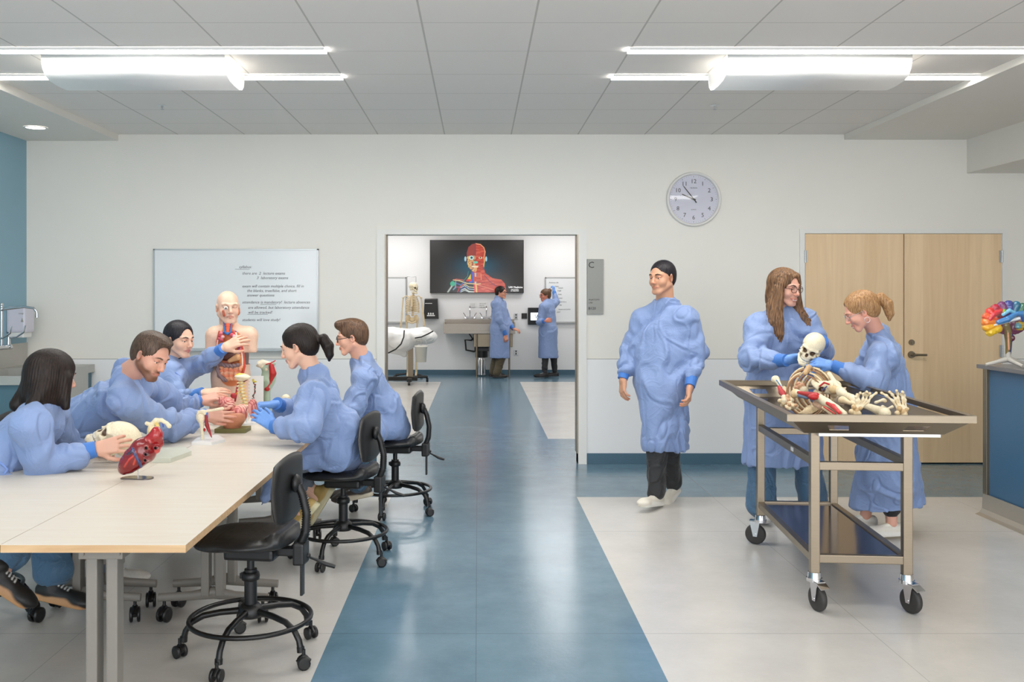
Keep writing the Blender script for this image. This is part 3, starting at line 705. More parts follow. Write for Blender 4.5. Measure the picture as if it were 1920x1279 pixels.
    seg([(790, 700), (770, 800), (700, 880)], 1.1, (50, 140, 130)); seg([(1100, 780), (1200, 900), (1330, 990)], 2.0, (110, 50, 70)); seg([(960, 960), (1100, 1000), (1320, 1070)], 1.3, (220, 130, 100)); seg([(1030, 750), (1035, 860)], 2, (216, 130, 100))
    return nx, ny, C
nx, ny, C = paint_screen()
gx = np.linspace(x0+.012, x1-.012, nx+1); gz = np.linspace(z0+.012, z1-.012, ny+1)
# one small face per painted cell, each with its own corners, so that the picture stays crisp
Vs = np.stack(np.meshgrid(np.linspace(x0+.012, x1-.012, nx), np.linspace(z0+.012, z1-.012, ny)), -1).reshape(-1, 2)
Vs = np.stack([Vs[:, 0], np.full(len(Vs), YT), Vs[:, 1]], 1)
ii, jj = np.meshgrid(np.arange(ny-1), np.arange(nx-1), indexing='ij'); a = (ii*nx+jj).ravel()
m = MB(); m.raw(Vs, np.stack([a, a+1, a+nx+1, a+nx], 1), 0, False, C.reshape(-1, 3)); m.build('screen', vmat('screen_picture', .15, emit=.8), T)
m = MB()
for t, px, py, s_ in (('UW Medicine', 953.5, 540.2, .050), ('UW SCHOOL', 958, 543.6, .026), ('OF MEDICINE', 957.5, 546.4, .026)):
    xx, zz = B(px, py, YT); m.text(t, (xx, YT-.003, zz), s_)
m.build('logo_lettering', mat('screen_white', (240, 240, 240), .4, emit=(255, 255, 255), es=.8), T)

# boards
def board(px0, px1, pys, pye, lab, txt=None):
    x0, z1 = B(px0, pys); x1, z0 = B(px1, pye)
    T = thing('whiteboard', lab, 'whiteboard', ((x0+x1)/2, BK, z0))
    m = MB(); m.box((x0, BK-.02, z0), (x1, BK, z1)); m.build('panel', M_board, T)
    m = MB(); m.box((x0, BK-.06, z0-.02), (x1, BK, z0+.01)); m.box((x0, BK-.025, z0), (x0+.02, BK, z1)); m.box((x1-.02, BK-.025, z0), (x1, BK, z1)); m.box((x0, BK-.025, z1-.02), (x1, BK, z1)); m.build('frame', M_alu, T)
    if txt:
        m = MB()
        for px, py, t in txt: xx, zz = B(px, py); m.text(t, (xx, BK-.0215, zz), .036, shear=.2)
        tag(m.build('handwriting', M_ink, T), 'faint handwritten marker list')
board(690, 762, 520, 604, 'blank whiteboard behind the hanging skeleton')
board(1022, 1110, 520, 604, 'whiteboard the woman in the far lab is writing on', [(1029, 531, 'Anatomy lab:'), (1040, 538, 'heart'), (1046, 541, 'vessels'), (1045, 546, 'lungs'), (1046, 553, 'brain'), (1047, 560, 'spine'), (1050, 567, 'nerves a.'), (1048, 573, 'ribs'), (1047, 581, 'bones and joints'), (1044, 586, 'skull')])
# papers
for px, py, pw, ph, lab, tx in ((881, 568, 14, 8, 'small printed paper taped above the far sink', 'washing'), (898, 567, 17, 10, 'printed notice with bold lines above the far sink', 'notice')):
    x0, z1 = B(px, py); x1, z0 = B(px+pw, py+ph); T = thing('paper_notice', lab, 'paper', ((x0+x1)/2, BK, z0))
    m = MB(); m.box((x0, BK-.008, z0), (x1, BK-.005, z1)); m.build('sheet', M_white, T)
    m = MB(); b_ = tx == 'notice'
    for k in range(3 if b_ else 5): m.text('do not use this sink' if not b_ else ('USE GLOVES', 'AND EYE', 'CARE HERE')[k], (x0+.008, BK-.0085, z1-(.035 if b_ else .02)*(k+1)), .024 if b_ else .012)
    m.build('print', M_ink, T)
# black towel dispenser
x0, z1 = B(794, 560, BK-.2); x1, z0 = B(822, 598, BK-.2)
T = thing('paper_towel_dispenser', 'black paper towel dispenser on the wall beside the skeleton', 'dispenser', ((x0+x1)/2, BK-.1, z0))
m = MB(); s_ = .02
m.raw([(x0, BK-.005, z0), (x1, BK-.005, z0), (x1-s_, BK-.005, z1), (x0+s_, BK-.005, z1), (x0, BK-.2, z0), (x1, BK-.2, z0), (x1-s_, BK-.17, z1-.02), (x0+s_, BK-.17, z1-.02)], [[0, 1, 5, 4], [1, 2, 6, 5], [2, 3, 7, 6], [3, 0, 4, 7], [4, 5, 6, 7], [3, 2, 1, 0]]); m.build('housing', M_black, T)
m = MB(); m.box((x0+.07, BK-.205, z0+.055), (x1-.07, BK-.19, z0+.075))
for k in range(3): m.ball((x0+.1+k*.045, BK-.2, z0+.1), (.016, .008, .022))
m.box((x0+.03, BK-.192, z1-.1), (x0+.17, BK-.18, z1-.09)); m.build('emblem', M_white, T)
# far sink
x0, zt = B(832, 600, BK-.55); x1, zb = B(1001-18+3, 626, BK-.55); YF = BK-.6
x1, _ = B(966, 626, BK-.55)
T = thing('scrub_sink', 'long stainless steel scrub sink against the far wall', 'sink', ((x0+x1)/2, BK-.3, 0))
ztop = 1.08; zlow = EYE-(626-CY)*YF/F
m = MB(); m.box((x0, YF, zlow), (x1, BK-.03, zlow+.06), 0, .005); m.box((x0, YF, zlow+.06), (x1, YF+.02, zlow+.19), 0); m.box((x0, YF+.02, zlow+.06), (x0+.02, BK-.045, zlow+.22)); m.box((x1-.02, YF+.02, zlow+.06), (x1, BK-.045, zlow+.22)); m.box((x0, BK-.045, zlow+.06), (x1, BK-.022, zlow+.27)); m.build('basin', mat('far_sink_steel', (172, 164, 154), .4, metal=.6, noise=.05), T)
bx0, _ = B(888, 650, YF); bx1, _ = B(932, 650, YF)
m = MB(); m.box((bx0, YF+.06, .58), (x1-.05, BK-.08, zlow), 0, .01); m.build('lower_bowl', M_steel, T)
for xl in (B(894, 0, YF)[0], B(955, 0, YF)[0]):
    m = MB(); m.cyl((xl, YF+.04, 0), (xl, YF+.04, zlow), .018); m.build('leg', M_steel, T)
m = MB(); xd = B(903, 0, YF)[0]; m.cyl((xd, BK-.35, .03), (xd, BK-.35, .33), .085, .09); m.cyl((xd, BK-.35, .33), (xd, BK-.35, .36), .07); tag(m.build('disposal_canister', M_chrome, T), 'chrome waste disposal canister')
m = MB(); m.cyl((xd, BK-.35, .37), (xd, BK-.35, .5), .12); m.box((xd-.14, BK-.5, .5), (xd+.14, BK-.2, .56)); tag(m.build('disposal_housing', M_black, T), 'black disposal housing')
m = MB(); xs = B(874, 0, BK-.1)[0]; m.tube([(xs+.25, BK-.1, zlow), (xs+.1, BK-.1, zlow-.15), (xs-.02, BK-.1, .7), (xs+.0, BK-.1, .5), (xs+.15, BK-.1, .47), (xs+.3, BK-.1, .5)], .018); m.tube([(xs+.05, BK-.1, zlow), (xs+.25, BK-.1, zlow-.3)], .012); m.build('drain_hose', M_rubber, T)
for px in (881, 912):
    fx = B(px, 0, BK-.2)[0]; T2 = thing('wall_faucet', 'small chrome faucet over the far scrub sink, %s' % ('left one' if px == 881 else 'right one beside the man'), 'faucet', (fx, BK-.1, 1.15), 0, 'faucets over the far sink')
    m = MB(); m.cyl((fx-.08, BK-.005, 1.15), (fx-.08, BK-.1, 1.15), .022); m.cyl((fx+.08, BK-.005, 1.15), (fx+.08, BK-.1, 1.15), .022); m.tube([(fx-.08, BK-.1, 1.15), (fx+.08, BK-.1, 1.15)], .018); m.build('body', M_chrome, T2)
    m = MB(); m.tube([(fx, BK-.1, 1.15), (fx, BK-.1, 1.3), (fx+.0, BK-.14, 1.37), (fx, BK-.22, 1.36), (fx, BK-.24, 1.28)], .012); m.build('spout', M_chrome, T2)
    for s_ in (-1, 1): m = MB(); m.tube([(fx+.08*s_, BK-.1, 1.15), (fx+.1*s_, BK-.11, 1.2), (fx+.13*s_, BK-.13, 1.24)], .009); m.build('handle', M_chrome, T2)
def plate(px, py, w_, h_, mt, nm, lab, cat, extra=None):
    x, z = B(px, py); T = thing(nm, lab, cat, (x, BK, z-h_/2))
    m = MB(); m.box((x-w_/2, BK-.014, z-h_/2), (x+w_/2, BK, z+h_/2), 0, .003); m.build('cover_plate', mt, T)
    m = MB()
    for k in (-1, 1): m.box((x-w_*.16, BK-.017, z+k*h_*.22-.018), (x+w_*.16, BK-.012, z+k*h_*.22+.018))
    m.build('socket', M_dark if mt is not M_black else M_rubber, T)
plate(967.5, 593, .075, .12, M_alu, 'power_outlet', 'small steel outlet plate left of the touch panel', 'outlet')
plate(983, 592.5, .11, .11, M_black, 'wall_switch', 'small square black wall plate next to the touch panel', 'switch')
plate(967.5, 661, .08, .11, M_alu, 'power_outlet', 'low steel outlet plate behind the standing man', 'outlet')
x0, z1 = B(990, 577, BK-.05); x1, z0 = B(1022, 609, BK-.05)
T = thing('touch_panel', 'black framed wall touch panel with bright screen behind the woman', 'screen', ((x0+x1)/2, BK, z0))
m = MB(); m.box((x0, BK-.05, z0), (x1, BK, z1), 0, .005); m.build('housing', M_black, T)
m = MB(); a_, b_ = B(995, 586.5, BK-.05); c_, d_ = B(1017, 600.5, BK-.05); m.box((a_, BK-.053, d_), (c_, BK-.049, b_)); m.build('screen', mat('lit_screen', (235, 245, 255), .3, emit=(225, 240, 255), es=1.6), T)
m = MB(); m.text('W', (B(1002, 0, BK-.05)[0], BK-.0545, B(0, 597.5, BK-.05)[1]), .13); m.build('logo_letter', M_dark, T)

# draped dissection table, hanging skeleton, bucket
M_sheet = mat('white_sheet', (238, 238, 236), .6, noise=.01, bump=.3, bscale=6)
ZT = 17.0
T = thing('draped_table', 'pole-legged table covered by a bulky white sheet in the far lab', 'table', (*P(745, 0, ZT)[:2], 0))
s = S(); 
def Q(px, py, z=ZT, dy=0): p = P(px, py, z); p[1] += dy; return p
s.ell(Q(722, 630), (.45, .4, .15), k=.08).ell(Q(752, 640), (.26, .38, .18), k=.08).ell(Q(785, 630), (.28, .35, .13), k=.08).ell(Q(805, 632), (.12, .28, .1), k=.06)
s.rc(Q(740, 650), Q(757, 664), .14, .05, k=.06).rc(Q(700, 655), Q(725, 648), .12, .1, k=.05).ell(Q(795, 620), (.12, .25, .05), k=.05)
m = MB(); s.into(m, .014, disp=lambda q: .034*(ridge(q*5+.3*vnoise(q*3)[:, None])-.5)+.016*(ridge(q*V(13, 13, 8))-.5)); m.build('sheet', M_sheet, T)
m = MB(); m.tube([Q(728, 662, 16.55), Q(742, 655, 16.5), Q(752, 645, 16.5), Q(757, 632, 16.55), Q(758, 620, 16.7)], .012); m.tube([Q(778, 634, 16.6), Q(790, 632, 16.58), Q(803, 626, 16.62), Q(812, 621, 16.7)], .012); tag(m.build('strap', M_dark, T), 'thin black strap over the sheet')
m = MB(); p = P(770, 645, ZT); m.box((p[0]-.045, ZT-.04, .1), (p[0]+.045, ZT+.04, p[2])); m.build('post', M_steel, T)
m = MB(); m.box((p[0]-.5, ZT-.04, .05), (p[0]+.12, ZT+.04, .12)); m.box((p[0]-.04, ZT-.4, .06), (p[0]+.04, ZT+.35, .11)); m.tube([(p[0], ZT+.2, .1), (p[0]+.28, ZT+.35, .09)], .025)
for dx, dy in ((.28, .35), (0, -.4), (-.45, 0)): m.cyl((p[0]+dx-.02, ZT+dy, .035), (p[0]+dx+.02, ZT+dy, .035), .035)
m.build('base', M_black, T)
pb = P(789.5, 0, 16.6); T = thing('bucket', 'white plastic bucket hanging under the draped table', 'bucket', (pb[0], 16.6, EYE-(680-CY)*16.6/F))
zb = EYE-(679-CY)*16.6/F; zt_ = EYE-(648-CY)*16.6/F
m = MB(); m.lathe([(0, zb), (.09, zb), (.108, zt_-.03), (.116, zt_-.03), (.116, zt_), (.108, zt_), (.1, zt_-.02), (.088, zb+.01), (0, zb+.01)], (pb[0], 16.6, 0)); m.build('pail', mat('bucket_plastic', (224, 222, 212), .4), T)
m = MB(); m.tube([(pb[0], 16.6, zt_-.02), (pb[0], 16.6, zt_+.12)], .004); m.tube([(pb[0]-.11, 16.6, zt_-.02), (pb[0]-.08, 16.6, zt_+.09), (pb[0], 16.6, zt_+.12), (pb[0]+.08, 16.6, zt_+.09), (pb[0]+.11, 16.6, zt_-.02)], .003); m.build('handle', M_alu, T)

# ---------------------------------------------------------------- bones
BONE = (226, 205, 166); BONE2 = (232, 220, 190); REDM = (186, 40, 44)
M_bone = vmat('bone_paint', .42, bump=.25, bscale=120, noise=.12)
M_gloss = vmat('glossy_model_paint', .22, bump=.15, bscale=60, coat=.6, noise=.12)
M_modelp = vmat('model_paint', .4, bump=.12, bscale=90, noise=.06)
def skull_sdf(jaw=True, c=BONE2):
    s = S()
    s.ell((0, -.022, .035), (.074, .092, .078), c).ell((0, .03, .02), (.058, .05, .055), c, k=.02)
    s.ell((0, .045, -.03), (.04, .035, .045), c, k=.02)
    for e in (-1, 1):
        s.rc((e*.062, -.005, -.022), (e*.058, .04, -.022), .006, .009, c, k=.006).rc((e*.056, .045, -.022), (e*.04, .068, -.028), .011, .01, c, k=.012)
        s.rc((e*.05, .062, .018), (e*.012, .078, .016), .009, .009, c, k=.012); s.rc((e*.054, .052, .015), (e*.054, .05, -.02), .008, .008, c, k=.008)
        s.ell((e*.056, -.03, -.03), (.012, .016, .022), c, k=.012)
    s.ell((0, .066, -.048), (.028, .022, .02), c, k=.012).rc((0, .076, .008), (0, .09, -.012), .008, .005, c, k=.008)
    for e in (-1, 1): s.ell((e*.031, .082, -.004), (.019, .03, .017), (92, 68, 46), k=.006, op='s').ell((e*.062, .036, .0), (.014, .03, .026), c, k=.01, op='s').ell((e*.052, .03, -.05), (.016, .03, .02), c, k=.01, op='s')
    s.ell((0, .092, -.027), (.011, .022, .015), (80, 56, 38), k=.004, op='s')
    if jaw:
        j = [(-.05, .004, -.03), (-.052, .0, -.075), (-.034, .05, -.094), (-.012, .078, -.102), (.012, .078, -.102), (.034, .05, -.094), (.052, .0, -.075), (.05, .004, -.03)]
        s.poly(j, [.008, .012, .011, .013, .013, .011, .012, .008], c, k=.006)
        s.poly([(-.036, .046, -.083), (-.016, .077, -.088), (.016, .077, -.088), (.036, .046, -.083)], .008, c, k=.008)
    for row, z_, y_ in ((0, -.065, .0), (1, -.075, -.002)):
        if row and not jaw: continue
        for k in range(12):
            a = math.radians(-78+k*156/11); s.rc((.031*math.sin(a), .044+y_+.04*math.cos(a), z_), (.031*math.sin(a), .044+y_+.041*math.cos(a), z_+(.008 if not row else -.004)), .0042, .0042, (240, 234, 216), k=.001)
    return s
def skull(name, label, c, M, vox=.0025, sc_=1.0):
    s = skull_sdf(); m = MB(); s.into(m, vox, M=np.asarray(M)*sc_, T=c); o = m.build(name, M_bone); return tag(o, label, 'skull')

# hanging skeleton (far lab)
T = thing('skeleton_model', 'life-size hanging skeleton model behind the draped table', 'skeleton', (*P(775, 0, 17.9)[:2], 0))
ZS = 17.9; sx = lambda px, py, dy=0: P(px, py, ZS)+V(0, dy, 0)
m = MB(); s = skull_sdf(); s.into(m, .007, M=frame((.7, -.7, 0)), T=sx(776, 540)); m.build('skull', M_bone, T)
m = MB(); pts = [sx(775, 548), sx(774.5, 556), sx(773, 570, .06), sx(773, 585, .03), sx(773, 592, .05)]
for i in range(17): t = i/16; p = pts[0]*(1-t)+pts[-1]*t; m.ball(p+V(0, .05*math.sin(t*3), 0), (.028, .03, .014), 0, 8, BONE)
m.build('spine', M_bone, T)
m = MB(); cc = sx(773, 569)
for k in range(10):
    z = .14-.031*k; rx = .075+.055*math.sin(min(1, (k+1)/6)*1.5); th = np.linspace(-math.pi*.5, math.pi*1.5, 26)[1:-1]
    m.tube([cc+V(rx*math.cos(t+math.pi), -.085*math.sin(t)*-1, z-.035*(1-math.sin(t))*.7) for t in th], .0085, 0, 6, colour=BONE)
m.tube([cc+V(0, -.09, .12), cc+V(0, -.1, -.06)], .016, 0, 8, colour=BONE); m.build('rib_cage', M_bone, T)
m = MB(); s = S(); pc = sx(772.5, 600)
for e in (-1, 1): s.ell(pc+V(e*.08, .02, .03), (.06, .02, .075), BONE, k=.01, R=frame((e*.5, .8, .2))).rc(pc+V(e*.07, -.02, -.03), pc+V(e*.01, -.05, -.06), .018, .015, BONE)
s.ell(pc+V(0, .05, .0), (.045, .02, .05), BONE); s.into(m, .008); m.build('pelvis', M_bone, T)
for e in (-1, 1):
    m = MB(); sh = sx(773, 558)+V(e*.17, 0, 0); el = sh+V(e*.03, 0, -.3); wr = el+V(e*.02, -.03, -.24)
    m.tube([sh+V(-e*.15, -.06, .01), sh+V(-e*.05, -.04, .03), sh], .009, 0, 6, colour=BONE); m.tube([sh, lerp(sh, el, .1), lerp(sh, el, .9), el], [.024, .013, .012, .022], 0, 8, colour=BONE); m.tube([el, lerp(el, wr, .5), wr], [.014, .009, .014], 0, 6, colour=BONE); m.tube([el+V(.015, 0, 0), wr+V(.02, 0, 0)], .008, 0, 6, colour=BONE)
    for k in range(4): m.tube([wr, wr+V(-.03+.02*k, 0, -.1), wr+V(-.04+.026*k, 0, -.18)], .006, 0, 5, colour=BONE)
    m.build('arm', M_bone, T)
    m = MB(); hp = pc+V(e*.1, 0, -.03); kn = hp+V(-e*.02, 0, -.43); an = kn+V(0, 0, -.4); an[2] = .12; m.tube([hp, lerp(hp, kn, .12), lerp(hp, kn, .88), kn], [.027, .015, .016, .034], 0, 8, colour=BONE); m.tube([kn, lerp(kn, an, .5), an], [.03, .014, .022], 0, 8, colour=BONE); m.tube([an, an+V(0, -.1, -.04), an+V(0, -.16, -.06)], [.02, .02, .014], 0, 8, colour=BONE); m.build('leg', M_bone, T)
T = thing('skeleton_stand', 'thin metal stand the skeleton hangs from', 'stand', (*P(764, 0, 18.2)[:2], 0))
m = MB(); z = 18.2; a = P(763, 520, z); b = P(780, 519, z); m.tube([(a[0], z, .04), a, a+V(.02, 0, .02), b, b+V(0, 0, -.1)], .008, 0, 6); m.build('pole', M_alu, T)
m = MB()
for k in range(5): t_ = k*1.2566; m.tube([(a[0], z, .08), (a[0]+.28*math.cos(t_), z+.28*math.sin(t_), .05)], .014, 0, 6); m.ball((a[0]+.28*math.cos(t_), z+.28*math.sin(t_), .03), .03, 0, 8)
m.build('base', M_black, T)

# ---------------------------------------------------------------- work tables
TZ = .74; TH = .026
def caster(mb, c, r=.03, ang=0, mi=0):
    d = V(math.cos(ang), math.sin(ang), 0)
    for s_ in (-1, 1): mb.tube([c+d*s_*.009, c+d*s_*.012, c+d*s_*.022, c+d*s_*.025], [r*.8, r, r, r*.75], mi, 14)
    f = V(-d[1], d[0], 0); mb.tube([c+f*-.9*r+V(0, 0, r*.1), c+V(0, 0, r*.95), c+f*.9*r+V(0, 0, r*.1)], r*.42, mi, 8); mb.cyl(c+V(0, 0, r*.6), c+V(0, 0, r*2.0), .008, mi=mi, seg=8)
def work_table(x0, x1, y0, y1, lab, ends=(1, 1), yl=(.1, .12)):
    cx = (x0+x1)/2; T = thing('work_table', lab, 'table', (cx, (y0+y1)/2, 0), 0, 'pale wood work tables')
    g = .0012; m = MB(); m.box((x0+g, y0+g, TZ-.001), (x1-g, y1-g, TZ), 0); m.build('tabletop', M_table, T)
    m = MB(); m.box((x0+g, y0+g, TZ-TH), (x1-g, y1-g, TZ-.001), 0, .0005); m.build('edge_band', M_edge, T)
    for k, e in enumerate(ends):
        if not e: continue
        y = y0+yl[0] if k == 0 else y1-yl[1]
        m = MB()
        for s_ in (-1, 1): m.box((cx+s_*.034-.0195, y-.03, .13), (cx+s_*.034+.0195, y+.03, TZ-.05), 0, .006)
        m.box((cx-.075, y-.04, TZ-.065), (cx+.075, y+.045, TZ-TH-.001), 0, .006); m.box((cx-.05, y+.025, TZ-.1), (cx+.05, y+.05, TZ-.03), 0, .004)
        for s_ in (-1, 1): m.cyl((cx+s_*.06, y-.041, TZ-.045), (cx+s_*.06, y-.046, TZ-.045), .008, seg=16)
        L = m.build('leg', M_grey, T)
        m = MB(); a = [(cx-.262, y, .118), (cx-.1, y, .127), (cx, y, .142), (cx+.1, y, .127), (cx+.262, y, .118)]
        m.tube(a, [.014, .016, .022, .016, .014], 0, 12, flat=1.4); m.build('foot', M_grey, L)
        for s_ in (-1, 1):
            m = MB(); caster(m, V(cx+s_*.235, y, .0375), .0365, .3*s_); m.build('caster', M_black2, L)
A, Bx, Cx = -2.177, -1.567, -.957
work_table(Bx, Cx, 3.10, 4.635, 'pale wood-topped table nearest the camera, heart model standing on it')
work_table(A, Bx, 3.10, 4.635, 'pale wood-topped table at the lower left edge of the photo')
work_table(Bx, Cx, 4.635, 6.16, 'pale wood-topped table carrying the half-head model')
work_table(A, Bx, 4.635, 6.16, 'pale wood-topped table the bearded man leans over')
work_table(-2.05, -.957, 6.16, 6.77, 'pale wood-topped table at the far end carrying the torso model', ends=(0, 1))

# ---------------------------------------------------------------- lab stools
def make_chair(lab, group):
    T = thing('lab_stool', lab, 'chair', (0, 0, 0), 0, group, world=False)
    m = MB(); s = S()
    s.ell((0, -.01, .512), (.222, .195, .036), (34, 34, 35), k=.02).ell((0, .12, .505), (.195, .115, .033), (34, 34, 35), k=.04).rc((-.12, -.15, .535), (.12, -.15, .535), .03, None, (34, 34, 35), k=.04)
    s.ell((0, -.02, .592), (.17, .13, .055), None, k=.035, op='s'); s.half((0, 0, .480), (0, 0, -1), k=.02)
    s.into(m, .009, disp=lambda q: np.where((q[:, 2] > .5) & (np.abs(q[:, 0]) < .17), -.0022*(np.sin(q[:, 1]*300) > .2), 0)); m.build('seat', vmat('polyurethane', .38, bump=.04, bscale=500), T)
    m = MB(); m.box((-.09, -.13, .43), (.09, .09, .48), 0, .015); m.box((-.03, -.22, .44), (.03, -.08, .475), 0, .008); m.box((-.045, -.25, .405), (.045, -.2, .5), 0, .01); m.build('mechanism', M_black, T)
    # backrest: curved shell
    m = MB(); n = 17; k = 15; f = []; Vf = []; 
    for side in (0, 1):
        for j in range(k):
            for i in range(n):
                u, v_ = i/(n-1)*2-1, j/(k-1)*2-1
                # superellipse map
                du, dv = u*math.sqrt(1-v_*v_/2*.55), v_*math.sqrt(1-u*u/2*.55)
                x = .2*du; z = .732+.146*dv; y = -.170-.006*dv+.20*x*x*4*.28-.015*max(0, -dv)
                th = .018*math.sqrt(max(0, 1-max(abs(u), abs(v_))**6))
                Vf.append((x, y-(side*2-1)*(-th) if side else y+th, z) if False else (x, y+(th if side == 0 else -th), z))
    for side in (0, 1):
        o_ = side*n*k
        for j in range(k-1):
            for i in range(n-1):
                q = [o_+j*n+i, o_+j*n+i+1, o_+(j+1)*n+i+1, o_+(j+1)*n+i]; f.append(q if side == 1 else q[::-1])
    bd = [(0, i) for i in range(n)]+[(j, n-1) for j in range(1, k)]+[(k-1, i) for i in range(n-2, -1, -1)]+[(j, 0) for j in range(k-2, 0, -1)]
    for q in range(len(bd)):
        a, b = bd[q], bd[(q+1) % len(bd)]; ia, ib = a[0]*n+a[1], b[0]*n+b[1]; f.append([ia, ib, n*k+ib, n*k+ia])
    m.raw(Vf, f, 0, True, (38, 38, 39)); m.build('backrest', M_black, T)
    m = MB(); pts = [V(0, -.225, .49), V(0, -.245, .54), V(0, -.25, .62), V(0, -.232, .70), V(0, -.212, .745)]
    fine = [lerp(pts[i], pts[i+1], t) for i in range(4) for t in np.linspace(0, 1, 17)[:-1]]+[pts[-1]]
    m.tube(fine, [.021 if i % 2 else .0155 for i in range(len(fine))], 0, 12); m.ball((0, -.203, .75), (.035, .022, .04)); m.build('back_support', M_rubber if False else M_black, T)
    m = MB(); m.box((-.018, -.236, .27), (.018, -.225, .5), 0, .003); m.build('height_bar', M_black2, T)
    m = MB(); m.tube([(.045, -.22, .43), (.09, -.26, .40), (.11, -.30, .375), (.125, -.34, .36)], [.005, .006, .01, .009], 0, 8); m.ball((.02, -.25, .435), .012); m.build('lever', M_black, T)
    m = MB(); m.cyl((0, 0, .2), (0, 0, .375), .027); m.cyl((0, 0, .37), (0, 0, .45), .016); m.build('gas_column', M_black, T)
    m = MB(); m.lathe([(.027, .325), (.038, .33), (.04, .345), (.036, .36), (.027, .365)], (0, 0, 0)); m.box((-.012, .03, .333), (.012, .046, .357), 0, .003); m.build('ring_knob', M_black, T)
    m = MB(); m.lathe([(0, .17), (.05, .17), (.056, .185), (.05, .21), (.036, .225), (.0, .225)], (0, 0, 0)); m.build('hub', M_black, T)
    m = MB(); m.tube([(.258*math.cos(t), .258*math.sin(t), .165) for t in np.linspace(0, 2*math.pi, 49)[:-1]], .0105, 0, 10, closed=True); m.build('foot_ring', M_black2, T)
    for i in range(5):
        t = 2*math.pi*(i/5)+.525; d = V(math.cos(t), math.sin(t), 0); z = V(0, 0, 1)
        m = MB(); m.tube([d*.03+z*.197, d*.13+z*.19, d*.2+z*.178, d*.25+z*.15, d*.275+z*.115, d*.285+z*.075], [.015, .0135, .0135, .013, .013, .014], 0, 10); m.tube([d*.283+z*.09, d*.285+z*.068], .0165, 0, 12)
        L = m.build('leg', M_black2, T)
        m = MB(); caster(m, d*.3+z*.0275, .0275, t+.8*i); m.build('caster', M_black, L)
    return T
G1 = 'black lab stools around the tables'
ch = make_chair('empty black lab stool nearest the camera, tucked under the table corner', G1)
ch.location = (-.985, 4.1, 0); ch.rotation_euler = (0, 0, math.pi/2-.12)
dup(ch, (-.80, 5.62, 0), math.pi/2-.2, 'black lab stool the ponytailed woman sits on')
dup(ch, (-.60, 6.86, 0), math.pi/2-.12, 'black lab stool the man with glasses sits on')
dup(ch, (-2.46, 4.52, 0), -math.pi/2+.3, 'black lab stool under the woman with the dark bob')
dup(ch, (-2.60, 5.62, 0), -math.pi/2-.1, 'black lab stool behind the bearded leaning man')
dup(ch, (-2.33, 6.5, 0), -math.pi/2+.1, 'black lab stool under the woman touching the torso model')

# ---------------------------------------------------------------- steel dissection cart
AX = math.radians(4.6); CO = V(1.945, 5.30, 0)      # the long side runs mostly away from the camera, veering right
CR_ = np.array([[math.cos(AX), math.sin(AX), 0], [-math.sin(AX), math.cos(AX), 0], [0, 0, 1.]])
def cw(x, y, z): return CO+CR_@V(x, y, z)
T = thing('dissection_cart', 'stainless steel wheeled dissection cart with bones on its tray', 'cart', CO)
LXh, LYh = .2225, .615; RH = 1.005
def cbx(mb, lo, hi, b=.003): mb.box(np.array(lo, float), np.array(hi, float), 0, b, R=CR_, c=CO)
for sx_ in (-1, 1):
    for sy_ in (-1, 1):
        m = MB(); x, y = sx_*LXh, sy_*LYh; cbx(m, (x-.0225, y-.0225, .185), (x+.0225, y+.0225, .905), .004); L = m.build('leg', M_steel, T)
        c0 = cw(x, y, 0); front = sy_ < 0; ang = (.25 if front else 1.1)+(.1 if sx_ > 0 else 0)
        ax = V(math.cos(ang-AX*0), -math.sin(ang)*.0+math.sin(ang), 0) if False else V(math.cos(ang), math.sin(ang), 0); fw = V(-ax[1], ax[0], 0)
        off = fw*(-.028 if front else .03); wc = c0+off+V(0, 0, .0635)
        Rx = np.stack([np.cross(ax, V(0, 0, 1)), V(0, 0, 1), ax], 1)
        m = MB(); m.lathe([(0, -.016), (.05, -.016), (.060, -.014), (.0635, -.006), (.0635, .006), (.060, .014), (.05, .016), (0, .016)], wc, R=Rx, seg=40); W_ = m.build('wheel', M_rubber, L)
        m = MB()
        for s_ in (-1, 1): m.prism([wc+ax*.021*s_+fw*a+V(0, 0, b) for a, b in ((-.012, -.012), (.012, -.012), (.034-.0, .085), (-.03, .085))], ax*.003*s_)
        m.cyl(wc-ax*.027, wc+ax*.027, .008); m.cyl(c0+V(0, 0, .142), c0+V(0, 0, .158), .038); m.cyl(c0+V(0, 0, .158), c0+V(0, 0, .186), .034, .03)
        m.cbox(wc+fw*.003+V(0, 0, .084), (.048, .066, .006), R=np.stack([ax, fw, V(0, 0, 1)], 1)); m.build('caster_fork', M_chrome, L)
        if front:
            m = MB(); m.cbox(wc-fw*.045+V(0, 0, .07), (.05, .045, .006), R=np.stack([ax, fw, V(0, 0, 1)], 1)@np.array([[1, 0, 0], [0, .9, -.43], [0, .43, .9]])); m.build('brake_pedal', M_chrome, L)
m = MB()
for x in (-LXh, LXh): cbx(m, (x-.018, -LYh+.02, .715), (x+.018, LYh-.02, .755)); cbx(m, (x-.018, -LYh+.02, .235), (x+.018, LYh-.02, .272)); cbx(m, (x-.018, -LYh+.02, .868), (x+.018, LYh-.02, .9))
for y in (-LYh, LYh): cbx(m, (-LXh+.02, y-.018, .695), (LXh-.02, y+.018, .735)); cbx(m, (-LXh+.02, y-.018, .235), (LXh-.02, y+.018, .275)); cbx(m, (-LXh+.02, y-.018, .865), (LXh-.02, y+.018, .9))
m.build('frame', M_steel, T)
m = MB(); cbx(m, (-LXh+.012, -LYh+.012, .258), (LXh-.012, LYh-.012, .264), 0); m.build('lower_shelf', M_steel2, T)
m = MB(); p = cw(-LXh-.019, -.25, .738); m.cbox(p, (.002, .05, .02), R=CR_); m.build('label', M_white, T)
